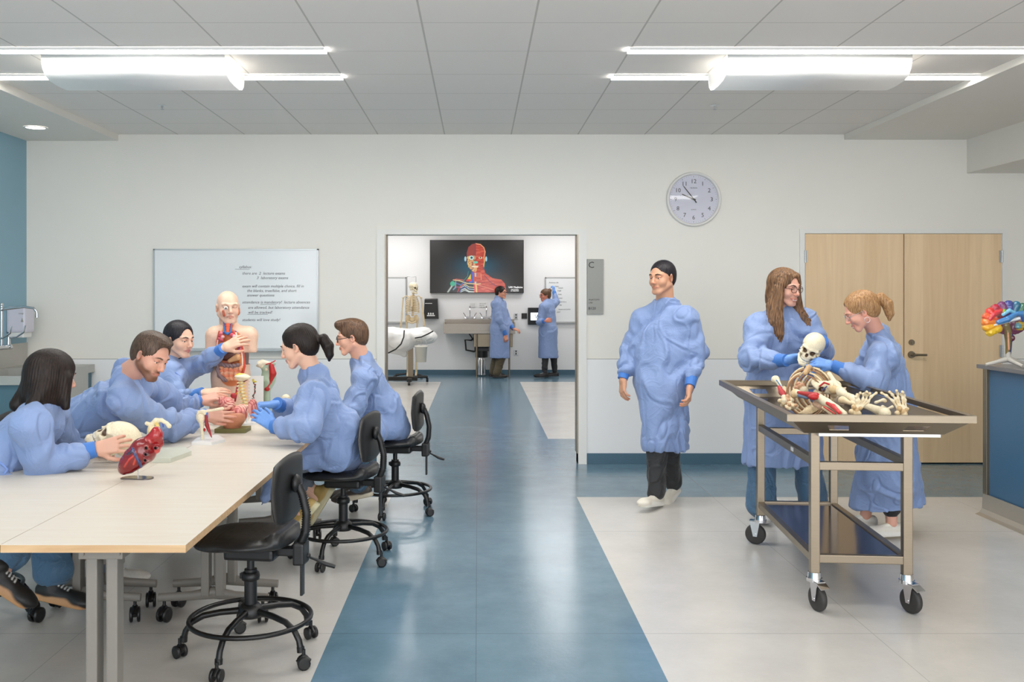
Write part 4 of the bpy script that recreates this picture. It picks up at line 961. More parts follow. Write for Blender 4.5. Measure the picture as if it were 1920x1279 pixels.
# tray with slanted walls, rolled rim and hand holes at both ends
TWx, TLy, ins = .427, .915, .13; TB = .905; rz = RH-.034
m = MB()
def wall(p0, p1, q0, q1, holes):
    """p0,p1 top edge; q0,q1 bottom edge; holes given as (u0,u1)"""
    us = sorted(set([0, 1]+[h for hh in holes for h in hh])); vs = [0, .3, .72, 1]
    for i in range(len(us)-1):
        for j in range(3):
            if j == 1 and any(a <= us[i] and us[i+1] <= b for a, b in holes): continue
            def pt(u, v_): return lerp(lerp(p0, p1, u), lerp(q0, q1, u), v_)
            m.quad([pt(us[i], vs[j]), pt(us[i+1], vs[j]), pt(us[i+1], vs[j+1]), pt(us[i], vs[j+1])])
a, b, c_, d_ = cw(-TWx+.03, -TLy+.01, rz), cw(TWx-.03, -TLy+.01, rz), cw(TWx-.03, TLy-.01, rz), cw(-TWx+.03, TLy-.01, rz)
ix, iy = TWx-.105, TLy-.1
e, f_, g_, h_ = cw(-ix, -iy, TB), cw(ix, -iy, TB), cw(ix, iy, TB), cw(-ix, iy, TB)
hol = [(.19, .32), (.68, .82)]
wall(a, b, e, f_, hol); wall(b, c_, f_, g_, []); wall(c_, d_, g_, h_, hol); wall(d_, a, h_, e, []); m.quad([e, f_, g_, h_])
tr = m.build('tray_pan', M_steel, T); sm = tr.modifiers.new('thick', 'SOLIDIFY'); sm.thickness = .003; sm.offset = 0
tr.data.materials.append(M_steel2); tr.data.polygons[len(tr.data.polygons)-1].material_index = 1
m = MB()
for lo, hi in (((-TWx, -TLy, rz), (TWx, -TLy+.004, RH)), ((-TWx, TLy-.004, rz), (TWx, TLy, RH)), ((-TWx, -TLy+.004, rz), (-TWx+.004, TLy-.004, RH-.0005)), ((TWx-.004, -TLy+.004, rz), (TWx, TLy-.004, RH-.0005))): cbx(m, lo, hi, 0)
for lo, hi in (((-TWx, -TLy, RH-.004), (TWx, -TLy+.014, RH)), ((-TWx, TLy-.014, RH-.004), (TWx, TLy, RH)), ((-TWx+.0, -TLy+.014, RH-.004), (-TWx+.032, TLy-.014, RH+.0003)), ((TWx-.032, -TLy+.014, RH-.004), (TWx, TLy-.014, RH+.0003))): cbx(m, lo, hi, .001)
m.build('tray_rim', M_steel, T)
m = MB(); cbx(m, (-LXh+.005, -LYh-.06, .868), (LXh+.14, -LYh-.02, .903)); cbx(m, (-LXh-.02, -LYh-.05, .9), (LXh+.02, LYh+.02, .905), 0); m.build('drain_rail', mat('bright_steel', (225, 225, 222), .35, metal=.7), T)

# ---------------------------------------------------------------- loose skeleton pieces on the tray
TF = TB+.003
def on(px, py, Z=None, z=None):
    """tray point under a photo pixel: at height z or at depth Z"""
    if Z is None: Z = (EYE-z)*F/(py-CY)
    return P(px, py, Z)
def bonepiece(name, label, fn, vox=.004, mt=None, k=None, disp=None, group=None):
    s = S(); fn(s); m = MB(); s.into(m, vox, disp=disp); o = m.build(name, mt or M_bone); return tag(o, label, 'bone model', group)
# rib cage lying on its back
T = thing('rib_cage', 'rib cage model lying on the steel tray', 'rib cage', on(1530, 760, Z=5.35)*V(1, 1, 0)+V(0, 0, TF))
rc0 = P(1499, 730, 5.30); 
m = MB()
for k in range(10):
    y = -.18+.036*k; R1 = .122-.030*abs(k-3)/4; R2 = .128-.03*abs(k-3)/5; cxx = rc0+V(.022*k-.03, y, R2-.128)
    for s_ in (-1, 1):
        th = np.linspace(-math.pi/2+.12, math.pi/2-.22-(.25 if k > 6 else 0), 15)
        pts = [cxx+V(s_*R1*math.cos(t), .03*math.sin(t), R2*math.sin(t)-.0) for t in th]
        m.tube(pts, [.0034]*15, 0, 7, colour=(230, 208, 168) if k % 2 else (150, 108, 72), flat=1.6)
m.build('ribs', M_bone, T)
m = MB(); s = S(); s.poly([rc0+V(-.03, -.18, .106), rc0+V(.03, -.06, .128), rc0+V(.1, .08, .110)], [.013, .015, .009], (206, 170, 124), k=.01); s.into(m, .005); tag(m.build('sternum', M_bone, T), 'tan breastbone')
m = MB(); s = S(); rr = random.Random(2)
for i in range(11):
    p = rc0+V(-.03+.02*i, -.18+.034*i, -.112); s.ell(p, (.022, .014, .02), BONE, k=.006); s.rc(p, p+V(.036, 0, .0), .006, .005, BONE).rc(p, p+V(-.036, 0, 0), .006, .005, BONE).rc(p, p+V(0, .01, .028), .006, .004, BONE)
s.into(m, .004); m.build('spine', M_bone, T)
def lump(s, c, r, n, col_, seed, q=.4):
    rr = random.Random(seed); s.ell(c, (r[0]*.7, r[1]*.7, r[2]*.7), col_, k=.01)
    for i in range(n):
        d = unit([rr.gauss(0, 1), rr.gauss(0, 1), rr.gauss(0, 1)]); s.ell(c+d*np.array(r)*.85, rr.uniform(.3, .45)*min(r)*1.0, [col_, BONE2, (204, 158, 120)][i % 3], k=.003)
bonepiece('vertebra_pile', 'knobbly pile of vertebrae in front of the rib cage', lambda s: [lump(s, P(1473, 753, 5.0), (.04, .04, .03), 26, BONE, 1), lump(s, P(1484, 762, 4.9), (.035, .03, .022), 20, BONE, 3)], .0028)
bonepiece('vertebra_pile', 'pile of pinkish bone pieces inside the rib cage', lambda s: [lump(s, P(1499, 731, 5.3), (.04, .03, .04), 22, (214, 160, 130), 5), s.ell(P(1506, 733, 5.28), (.028, .03, .026), BONE2, k=.01)], .003)
def arm1(s):
    s.poly([P(1455, 711, 5.35), P(1462, 722, 5.3), P(1468, 735, 5.2)], [.019, .010, .010], BONE2, k=.01).ell(P(1453, 712, 5.35), .021, BONE2)
    s.poly([P(1461, 726, 5.2), P(1466, 736, 5.15), P(1472, 744, 5.05)], [.01, .017, .009], REDM, k=.005).poly([P(1456, 713, 5.28), P(1466, 727, 5.2)], .004, (70, 120, 160), k=.002).poly([P(1470, 727, 5.3), P(1476, 745, 5.1)], .011, BONE, k=.01)
bonepiece('humerus_model', 'upper arm bone model with red muscle left of the rib cage', arm1, .003)
def pelv(s):
    c = P(1548, 726, 5.15)
    for e, q in ((-1, P(1536, 727, 5.15)), (1, P(1560, 729, 5.15))):
        s.ell(q+V(0, 0, .01), (.05, .05, .018), BONE2, k=.02, R=frame((e*.5, .6, .7)))
        s.ell(q+V(e*.01, 0, -.03), (.02, .03, .022), BONE, k=.01)
    s.ell(c, (.03, .03, .035), BONE2, k=.02); s.ell(c+V(-.03, -.05, -.01), (.022, .03, .018), (70, 50, 40), k=.01, op='s'); s.poly([c+V(-.05, -.05, .01), c+V(-.03, -.06, .03), c+V(0, -.05, .02)], .005, REDM); s.poly([c+V(-.04, -.06, -.01), c+V(-.02, -.07, .01)], .004, (70, 90, 150))
bonepiece('pelvis_model', 'cream pelvis model leaning beside the rib cage', pelv, .0035)
def fem(s):
    s.poly([P(1555, 702, 5.3), P(1562, 712, 5.2), P(1570, 726, 5.1), P(1578, 736, 5.0)], [.014, .012, .018, .024], BONE2, k=.01).ell(P(1563, 731, 5.05), .024, (212, 184, 138))
    s.poly([P(1578, 738, 5.0), P(1597, 746, 4.9), P(1612, 757, 4.8), P(1632, 764, 4.7), P(1660, 775, 4.55)], [.018, .019, .016, .017, .026], BONE2, k=.02)
    s.poly([P(1580, 750, 4.9), P(1594, 756, 4.85), P(1606, 759, 4.8)], [.018, .011, .01], BONE, k=.01).ell(P(1580, 751, 4.9), (.022, .02, .018), BONE)
bonepiece('leg_bone_model', 'long cream leg bone model running under the hand skeletons', fem, .0035)
def leg2(s):
    s.poly([P(1493, 737, 5.0), P(1515, 743, 4.9), P(1535, 746, 4.8)], [.018, .011, .016], BONE2, k=.01).ell(P(1491, 738, 5.0), .023, (222, 196, 150))
    s.poly([P(1497, 736, 4.93), P(1514, 739, 4.85), P(1530, 742, 4.76)], [.008, .012, .017], REDM, k=.003).poly([P(1498, 742, 4.92), P(1514, 746, 4.85)], .009, (96, 120, 150), k=.003).ell(P(1525, 744, 4.74), (.026, .02, .017), REDM, k=.004)
    s.poly([P(1535, 746, 4.78), P(1550, 755, 4.68), P(1568, 765, 4.6), P(1583, 776, 4.5)], [.022, .022, .017, .014], BONE2, k=.01)
    s.poly([P(1551, 756, 4.64), P(1562, 762, 4.56), P(1574, 774, 4.46)], [.008, .012, .008], (206, 46, 46), k=.003).poly([P(1544, 765, 4.66), P(1560, 776, 4.55)], .009, BONE, k=.004).poly([P(1545, 763, 4.62), P(1566, 776, 4.5)], .005, (204, 70, 60), k=.002)
    s.poly([P(1528, 757, 4.85), P(1540, 763, 4.75)], [.014, .018], (220, 180, 150), k=.004)
bonepiece('leg_bone_model', 'cream limb bone model with bright red muscles at the front of the tray', leg2, .003)
def handbones(s, base, pts, wrist):
    rr = random.Random(len(pts))
    for i in range(8): s.ell(base+V(rr.uniform(-.03, .03), rr.uniform(-.015, .015), rr.uniform(-.018, .014)), rr.uniform(.008, .013), [BONE, (204, 172, 126)][i % 2], k=.003)
    for f in pts:
        f = [np.array(p) for p in f]
        for a, b in zip(f[:-1], f[1:]):
            mid = (a+b)/2; s.rc(a, mid, .0082, .0045, BONE2, k=.002).rc(mid, b, .0045, .0072, BONE, k=.002)
def hA(s):
    Z = 4.62; handbones(s, P(1606, 768, Z), [[P(1608, 766, Z), P(1610, 750, Z), P(1609, 741, Z), P(1613, 737, Z-.02)], [P(1610, 766, Z), P(1618, 749, Z), P(1619, 739, Z), P(1625, 735, Z-.02)], [P(1612, 766, Z), P(1624, 750, Z), P(1625, 742, Z), P(1631, 738, Z-.03)],
        [P(1612, 767, Z), P(1628, 753, Z), P(1633, 744, Z), P(1643, 737, Z)], [P(1604, 766, Z), P(1606, 752, Z), P(1605, 744, Z), P(1607, 740, Z)]], 0)
    s.rc(P(1605, 774, Z), P(1600, 777, Z), .016, .014, BONE)
def hB(s):
    Z = 4.6; handbones(s, P(1692, 771, Z), [[P(1685, 769, Z), P(1674, 752, Z), P(1662, 742, Z), P(1653, 737, Z)], [P(1688, 768, Z), P(1679, 748, Z), P(1673, 740, Z), P(1668, 735, Z)], [P(1691, 768, Z), P(1684, 746, Z), P(1683, 738, Z), P(1681, 733, Z-.02)],
        [P(1694, 768, Z), P(1692, 747, Z), P(1690, 740, Z), P(1692, 735, Z-.02)], [P(1699, 769, Z), P(1697, 750, Z), P(1695, 742, Z), P(1693, 736, Z-.02)]], 0)
    s.rc(P(1694, 776, Z), P(1696, 779, Z), .018, .015, BONE)
bonepiece('hand_skeleton', 'curled hand skeleton standing on the tray, darker and left of the two', hA, .0026)
bonepiece('hand_skeleton', 'open hand skeleton with fanned fingers near the right end of the tray', hB, .0026)
bonepiece('foot_bones', 'small row of toe bones lying between the two hand skeletons', lambda s: [s.poly([P(1642, 755, 4.8), P(1650, 752, 4.8), P(1656, 750, 4.8)], [.008, .006, .009], BONE2), s.poly([P(1655, 763, 4.75), P(1664, 767, 4.75), P(1673, 763, 4.75)], [.009, .005, .008], BONE2), s.ell(P(1659, 752, 4.8), .01, BONE)], .0025)
bonepiece('wrist_bones', 'cream bone joint by the front hand hole of the tray', lambda s: [s.rc(P(1560, 790, 4.62), P(1590, 792, 4.6), .02, .017, (216, 150, 130)), s.ell(P(1590, 791, 4.6), .02, BONE)], .004)

# ---------------------------------------------------------------- skull held over the cart and skull on the table
skull('skull_model', 'cream human skull held over the cart in gloved hands', P(1521, 654, 6.02), frame((-.52, -.82, -.22), (.5, .05, .85)), .003, .92)
skull('skull_model', 'yellowish human skull lying on its back in bare hands on the table', P(217, 824, 4.64), frame((-.5, -.38, .78), (.9, .0, .35)), .0025, 1.0)

# ---------------------------------------------------------------- table models
def zt(py, z=TZ): return (EYE-z)*F/(py-CY)
# heart on a stand
HZ = 4.23; hq = lambda px, py, dy=0: P(px, py, HZ)+V(0, dy, 0)
T = thing('heart_model', 'glossy dark red heart model on a thin steel stand at the front of the table', 'anatomical model', (P(258, 0, HZ)[0], HZ, TZ))
RH1, RH2, RH3 = (126, 20, 26), (150, 30, 34), (112, 14, 22)
m = MB(); s = S()
s.rc(hq(242, 869), hq(268, 846), .040, .060, RH1, k=.03).rc(hq(231, 881), hq(250, 862), .020, .042, RH1, k=.03).ell(hq(272, 836), (.034, .04, .03), RH2, k=.02)
s.rc(hq(281, 826), hq(293, 815), .026, .028, (164, 28, 34), k=.012).rc(hq(293, 818), hq(297, 832, .01), .027, .02, RH2, k=.01).ell(hq(293, 808), (.018, .022, .02), (170, 30, 36), k=.01).rc(hq(285, 840), hq(293, 843), .02, .018, (190, 70, 66), k=.01)
s.poly([hq(257, 838, -.054), hq(262, 848, -.058), hq(268, 862, -.05), hq(269, 872, -.035)], .0055, (44, 60, 110), k=.003); s.poly([hq(246, 850, -.04), hq(256, 842, -.055), hq(262, 846, -.056)], .006, (60, 40, 70), k=.003); s.poly([hq(262, 848, -.055), hq(250, 858, -.055), hq(240, 872, -.042)], .003, (196, 60, 50), k=.002); s.poly([hq(264, 852, -.055), hq(258, 868, -.048)], .0028, (200, 70, 50), k=.002); s.poly([hq(270, 835, -.045), hq(262, 845, -.057)], .003, (230, 110, 60), k=.002)
for (px, py, r, cc_) in ((283, 836, .0125, (190, 90, 80)), (282, 848, .0115, (110, 60, 70)), (281, 859, .0115, (170, 90, 90)), (296, 838, .012, (170, 30, 34))):
    cc_ = lerp(cc_, (120, 30, 34), .45); r = r*.85; d = -.052 if px < 290 else -.022; s.rc(hq(px, py, d+.03), hq(px, py, d-.004), r, r, cc_, k=.005); s.ell(hq(px, py, d-.014-r*.4), (r*.68, .02, r*.68), (20, 14, 16), k=.001, op='s')
s.into(m, .0022, disp=lambda q: .0016*(ridge(q*60)-.5)); m.build('heart', M_gloss, T)
m = MB(); m.cyl(hq(259, 872)*V(1, 1, 0)+V(0, 0, TZ+.006), hq(259, 870), .003); m.build('rod', M_chrome, T)
m = MB(); bx = P(257, 0, HZ)[0]
out = [(.073*math.cos(t)*(1+.0*math.cos(2*t))+(-.0), .045*math.sin(t)*(1+.25*math.cos(t*2+.8)+.25*math.sin(t))) for t in np.linspace(0, 2*math.pi, 33)[:-1]]
m.prism([(bx+a, HZ+b, TZ) for a, b in out], (0, 0, .005)); m.build('base', M_steel2, T)
# shoulder joint on the white base
SZ_ = 5.3; q = lambda px, py, dy=0: P(px, py, SZ_)+V(0, dy, 0)
T = thing('shoulder_joint_model', 'shoulder joint model with red muscle on a small white base', 'anatomical model', (q(384, 0)[0], SZ_, TZ))
m = MB(); z0_ = zt(835); z1_ = zt(823); m.prism([(P(359, 0, z0_)[0], z0_, TZ), (P(397, 0, z0_)[0], z0_, TZ), (P(411, 0, z0_)[0], z0_+.12, TZ), (P(405, 0, z1_)[0], z1_+.05, TZ), (P(370, 0, z1_)[0], z1_+.05, TZ)], (0, 0, .016)); m.build('base', M_white, T)
m = MB(); s = S(); s.poly([q(380, 826), q(379, 805), q(377, 786)], [.010, .009, .018], BONE2, k=.01).ell(q(376, 783), (.024, .024, .026), (240, 226, 196)); s.into(m, .003); m.build('humerus', M_bone, T)
m = MB(); s = S(); s.poly([q(370, 780), q(372, 773), q(380, 771), q(384, 776)], .008, BONE2).poly([q(378, 772), q(395, 770), q(417, 766)], [.008, .0065, .009], BONE2, k=.008); s.into(m, .003); m.build('clavicle', M_bone, T)
m = MB(); s = S(); s.poly([q(386, 779), q(388, 797), q(396, 818)], [.006, .011, .003], (150, 34, 40)).poly([q(386, 790), q(391, 806), q(397, 821)], [.005, .007, .002], (176, 50, 50)).ell(q(383, 806), (.007, .008, .01), (170, 40, 40)); s.into(m, .0025); tag(m.build('muscle', M_modelp, T), 'dark red muscle')
# second shoulder joint behind the heart on a pale slab
SZ2 = 4.78; q2 = lambda px, py, dy=0: P(px, py, SZ2)+V(0, dy, 0)
T = thing('shoulder_joint_model', 'shoulder joint model behind the heart on a pale grey-green slab', 'anatomical model', (q2(315, 0)[0], SZ2, TZ))
m = MB(); za = zt(868); m.prism([(P(284, 0, za)[0], za, TZ), (P(320, 0, za)[0], za, TZ), (P(359, 0, 4.86)[0], 4.86, TZ), (P(345, 0, 5.0)[0], 5.0, TZ), (P(284, 0, 4.95)[0], 4.95, TZ)], (0, 0, .022)); m.build('base', mat('pale_green_slab', (196, 198, 184), .5, noise=.03), T)
m = MB(); s = S(); s.poly([q2(276, 846), q2(279, 820), q2(284, 802)], [.016, .013, .016], BONE2, k=.01).ell(q2(285, 806), .022, (236, 216, 170)); s.into(m, .003); m.build('humerus', M_bone, T)
m = MB(); s = S(); s.poly([q2(275, 794), q2(283, 797), q2(292, 788), q2(303, 788), q2(313, 794), q2(317, 799)], [.01, .012, .011, .010, .009, .012], BONE2, k=.01).poly([q2(292, 790), q2(297, 802), q2(290, 812)], [.01, .008, .008], (226, 200, 120), k=.01); s.poly([q2(305, 790), q2(306, 800)], .004, (70, 90, 180), k=.002); s.into(m, .003); m.build('scapula', M_bone, T)
# half head on olive base with brain piece
HB = zt(812)+.05; q3 = lambda px, py, dy=0: P(px, py, HB)+V(0, dy, 0)
T = thing('half_head_model', 'open half-head model with brain pieces on an olive green base', 'anatomical model', (q3(436, 0)[0], HB, TZ))
m = MB(); x0_, x1_ = q3(407, 0)[0], q3(465, 0)[0]; m.box((x0_, HB-.06, TZ), (x1_, HB+.08, TZ+.026), 0, .002); m.build('base', mat('olive_base', (118, 114, 62), .5), T)
m = MB(); s = S(); sk = (206, 138, 104)
s.rc(q3(436, 800), q3(436, 786), .047, .07, sk, k=.03, ax=(0, 1, 0), sq=1.05).ell(q3(436, 780), (.079, .088, .06), sk, k=.03); s.half(q3(436, 772.5), (0, 0, 1), (214, 150, 120)); s.ell(q3(436, 771), (.064, .072, .045), (190, 110, 90), k=.006, op='s')
for e, px in ((-1, 412), (1, 461)): s.ell(q3(px, 778), (.008, .016, .024), (190, 96, 74), k=.004)
s.ell(q3(421, 783, -.07), (.012, .012, .007), (190, 120, 90)); s.half(q3(436, 803.5), (0, 0, -1)); s.into(m, .0032); m.build('head_base', M_modelp, T)
PK, PK2 = (226, 150, 138), (236, 186, 166)
def brainy(name, parent, ells, mt=M_modelp, vox=.0026, amp=.0045, fq=42, lab=None):
    m = MB(); s = S()
    for i, (c, r) in enumerate(ells): s.ell(c, r, PK if i % 2 == 0 else PK2, k=.014)
    def dsp(q): w_ = np.stack([vnoise(q*18+5), vnoise(q*18+17), vnoise(q*18+31)], -1); return amp*(np.abs(np.sin((q@V(.6, .5, .62))*fq*3+w_[:, 0]*9))*np.abs(np.sin((q@V(-.6, .3, .7))*fq*2.4+w_[:, 1]*9))**.5-.45)*1.4
    s.into(m, vox, disp=dsp)
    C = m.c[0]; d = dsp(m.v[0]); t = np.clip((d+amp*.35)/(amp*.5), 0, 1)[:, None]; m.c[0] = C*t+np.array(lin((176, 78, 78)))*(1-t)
    o = m.build(name, mt, parent); return o
brainy('brain_half', T, [(q3(448, 772, .0), (.045, .055, .03)), (q3(452, 766, .02), (.035, .045, .022)), (q3(440, 776, -.03), (.03, .03, .02))])
o = brainy('brain_piece', None, [(q3(424, 757, .01), (.045, .05, .038)), (q3(431, 762, -.01), (.03, .04, .032)), (q3(418, 752, .0), (.028, .04, .026))]); tag(o, 'pink brain piece being lowered into the half-head model by bare hands', 'anatomical model')
o = brainy('brain_piece', None, [(P(474, 767, 5.35), (.024, .03, .05)), (P(478, 777, 5.35), (.018, .024, .03)), (P(473, 758, 5.35), (.02, .025, .025))]); tag(o, 'small pink brain slice held in blue gloves', 'anatomical model')
# cervical spine
ZV = 6.05; q4 = lambda px, py, dy=0: P(px, py, ZV)+V(0, dy, 0)
T = thing('spine_model', 'neck spine model with yellow and white skull base disc', 'anatomical model', (q4(456, 0)[0], ZV, TZ))
m = MB(); s = S(); s.ell(q4(453, 706), (.045, .05, .018), BONE2, k=.01).ell(q4(461, 708), (.03, .04, .014), BONE2, k=.01).ell(q4(451, 702.5), (.03, .038, .008), (246, 196, 40), k=.006).ell(q4(453, 711), (.03, .035, .014), BONE2, k=.01); s.into(m, .003); tag(m.build('skull_base', M_modelp, T), 'yellow and white disc')
m = MB(); s = S()
for i in range(9):
    t = i/8; p = q4(451+10*t*t*1.2+1, 717+50*t); s.ell(p, (.018, .018, .0095), (240, 226, 180), k=.004).rc(p, p+V(.026, -.006, -.006), .006, .005, (236, 196, 110), k=.003).rc(p, p+V(-.022, -.008, -.004), .006, .005, (240, 224, 170), k=.003).ell(p+V(-.004, -.02, .007), .006, (232, 180, 80), k=.002)
s.poly([q4(448, 712), q4(444, 730), q4(441, 752)], .006, (170, 30, 50), k=.002); s.poly([q4(455, 716), q4(463, 711)], .008, (120, 30, 40), k=.003); s.ell(q4(438, 742), (.02, .015, .018), (190, 50, 60), k=.006).poly([q4(436, 745), q4(446, 736)], .007, (236, 150, 50), k=.003).poly([q4(452, 772), q4(442, 760), q4(434, 752)], .006, (230, 200, 150), k=.003)
s.into(m, .003); m.build('vertebrae', M_modelp, T)
m = MB(); c_ = q4(462, 0); m.cyl((c_[0], ZV, TZ), (c_[0], ZV, TZ+.012), .07); m.cyl((c_[0], ZV, TZ), q4(462, 764), .006); m.build('base', M_white, T)
# printed card
ZK = 6.42; T = thing('info_card', 'white printed card with a spine picture standing behind the spine model', 'card', (P(479, 0, ZK)[0], ZK, TZ))
a_, b_ = P(464, 705, ZK), P(494, 0, ZK); m = MB(); m.box((a_[0], ZK, TZ), (b_[0], ZK+.003, a_[2])); m.build('sheet', M_white, T)
m = MB(); rr = random.Random(4)
for i in range(26):
    t = i/25; px = 475.5+rr.uniform(-1.4, 1.4)+2*math.sin(t*5); py = 712+48*t; m.ball(P(px, py, ZK-.001), (rr.uniform(.003, .008)*(2.2 if t < .12 else 1), .001, rr.uniform(.004, .007)), 0, 8, [(214, 196, 60), (90, 70, 60), (150, 40, 40), (120, 110, 100), (60, 50, 50)][0 if t < .12 else 1+i % 4])
for k in range(9): m.box((P(465.5, 0, ZK)[0], ZK-.0006, 1.0-.022*k), (P(468, 0, ZK)[0], ZK, 1.003-.022*k), colour=(170, 170, 172))
m.build('print', M_modelp, T)
# green shoulder model
ZG = 6.6; q5 = lambda px, py, dy=0: P(px, py, ZG)+V(0, dy, 0); GR = (170, 190, 168)
T = thing('shoulder_blade_model', 'pale green shoulder blade model with red muscle bands on a stand', 'anatomical model', (q5(501, 0)[0], ZG, TZ))
m = MB(); s = S(); s.rc(q5(500, 740), q5(502, 715), .02, .035, GR, k=.02).ell(q5(504, 705), (.052, .018, .075), GR, k=.03).rc(q5(495, 690), q5(514, 682), .018, .012, GR, k=.02); s.into(m, .004); m.build('shoulder_blade', M_modelp, T)
m = MB(); s = S(); s.poly([q5(487, 684), q5(495, 680), q5(508, 682)], [.02, .018, .012], (236, 228, 206), k=.01).poly([q5(492, 688), q5(500, 692)], [.016, .02], BONE2); s.poly([q5(484, 680), q5(492, 676)], .008, BONE2).ell(q5(483, 686), (.012, .01, .008), (226, 226, 216)); s.into(m, .0035); tag(m.build('collar_bones', M_bone, T), 'cream bone ends')
m = MB(); s = S(); s.poly([q5(510, 686, -.02), q5(513, 700, -.022), q5(508, 716, -.02)], [.018, .024, .011], (178, 34, 36), k=.01).poly([q5(513, 702, -.02), q5(509, 716, -.022), q5(502, 727, -.025)], .008, (196, 60, 60), k=.004).ell(q5(502, 729, -.02), (.02, .012, .016), (180, 30, 34), k=.006).poly([q5(500, 683, -.02), q5(512, 679, -.02), q5(517, 676, -.01)], .004, (190, 40, 50), k=.002); s.into(m, .003); tag(m.build('muscle_band', M_modelp, T), 'red muscle bands')
m = MB(); c_ = q5(500.5, 0); m.cyl((c_[0], ZG, TZ), (c_[0], ZG, TZ+.02), .06, .055); m.tube([(c_[0], ZG, TZ+.02), (c_[0], ZG, .9)], .024, colour=GR); m.build('stand', mat('pale_green', GR, .45), T)
tag((lambda m: (S().ell(P(536, 745, 6.2), (.025, .025, .02), BONE2).rc(P(536, 748, 6.2), P(537, 785, 6.25), .014, .012, BONE2, k=.02).into(m, .003), m.build('bone_model', M_bone))[1])(MB()), 'small cream bone end standing behind the gloved forearm', 'bone model')
tag((lambda m: m.prism([P(466, 0, 6.2)*V(1, 1, 0)+V(0, 0, TZ), P(500, 0, 6.2)*V(1, 1, 0)+V(0, 0, TZ), P(503, 0, 6.4)*V(1, 1, 0)+V(0, 0, TZ), P(470, 0, 6.4)*V(1, 1, 0)+V(0, 0, TZ)], (0, 0, .003)).build('paper_sheet', M_white))(MB()), 'white paper sheet lying beside the spine model', 'paper')
tag((lambda m: m.prism([P(230, 0, 5.0)*V(1, 1, 0)+V(0, 0, TZ+.0), P(262, 0, 4.96)*V(1, 1, 0)+V(0, 0, TZ), P(268, 0, 5.08)*V(1, 1, 0)+V(0, 0, TZ), P(236, 0, 5.12)*V(1, 1, 0)+V(0, 0, TZ)], (0, 0, .03)).build('tissue_box', M_white))(MB()), 'low white box behind the skull on the table', 'box')

# torso model
ZT_ = 6.42; t = lambda px, py, dy=0: P(px, py, ZT_)+V(0, dy, 0)
T = thing('torso_model', 'life-size anatomical torso model with open chest and belly on the table', 'anatomical model', (t(434, 0)[0], ZT_, TZ))
SK = (226, 190, 166); CAV = (206, 96, 56); OR_ = (214, 120, 70)
m = MB(); s = S(); Y = (0, 1, 0)
s.rc(t(433, 640, .02), t(433, 668, .02), .088, .092, SK, k=.05, ax=(1, 0, 0), sq=1.36).rc(t(432, 668, .02), t(431, 705, .02), .092, .086, SK, k=.05, ax=(1, 0, 0), sq=1.3).rc(t(431, 705, .02), t(430, 765, .02), .086, .098, SK, k=.05, ax=(1, 0, 0), sq=1.42)
s.rc(t(403, 628, .02), t(464, 628, .02), .06, .06, SK, k=.05).rc(t(400, 632, .02), t(396, 660, .0), .055, .042, SK, k=.03).rc(t(467, 632, .02), t(471, 656, .0), .052, .04, SK, k=.03).rc(t(428, 622, .03), t(426, 590, .03), .062, .048, SK, k=.04)
s.half(t(430, 782), (0, 0, -1))
s.box(t(396, 672, -.02), (.06, .1, .042), (120, 70, 60), k=.002, op='s'); s.box(t(475, 672, 0), (.05, .1, .04), (120, 70, 60), k=.002, op='s')
# opened front
def front(pts, c, w_, dy=-.1): s.poly([t(a, b, dy) for a, b in pts], w_, c, k=.004, op='p', kc=.004)
s.rc(t(429, 615, -.07), t(432, 640, -.1), .045, .09, OR_, op='p').rc(t(434, 640, -.09), t(440, 700, -.09), .095, .085, OR_, op='p').ell(t(430, 605, -.03), (.038, .08, .06), OR_, op='p')
s.ell(t(437, 668, -.14), (.082, .07, .15), CAV, k=.015, op='s').ell(t(436, 640, -.15), (.075, .07, .1), (190, 60, 60), k=.015, op='s').ell(t(437, 695, -.14), (.072, .062, .11), (186, 120, 70), k=.015, op='s')
s.into(m, .0045); m.build('torso_shell', M_modelp, T)
TORSO = T
def organ(nm, fn, vox=.003, mt=None, disp=None): m = MB(); s = S(); fn(s); s.into(m, vox, disp=disp); return m.build(nm, mt or M_modelp, T)
fy = -.105
organ('liver', lambda s: s.ell(t(430, 664, fy+.02), (.066, .035, .04), (92, 52, 42)).ell(t(443, 662, fy+.02), (.045, .03, .03), (100, 56, 46), k=.02))
organ('stomach', lambda s: s.rc(t(438, 675, fy), t(452, 668, fy), .014, .024, (216, 164, 116)))
organ('colon', lambda s: s.poly([t(455, 682, fy-.005), t(445, 684, fy-.01), t(430, 683, fy-.01), t(417, 678, fy), t(416, 690, fy), t(420, 702, fy-.005), t(428, 709, fy-.01), t(432, 711, fy-.01)], [.013, .014, .014, .012, .014, .015, .014, .012], (126, 100, 100)), disp=lambda q: .0018*np.sin(q[:, 0]*260+q[:, 2]*180))
def gut(s):
    rr = random.Random(7)
    for r_ in range(5):
        y = 687+r_*5.2; x0_ = 420+r_*1.2; x1_ = 460-r_*1.8; pts = [t(x, y+1.5*math.sin((x-x0_)*.9+r_), fy+.004-.006*math.cos(x*.7)) for x in np.linspace(x0_, x1_, 14)]
        s.poly(pts, .0095, [(228, 160, 124), (222, 128, 92)][r_ % 2], k=.004)
organ('small_intestine', gut, disp=lambda q: .0018*(ridge(q*70)-.5))
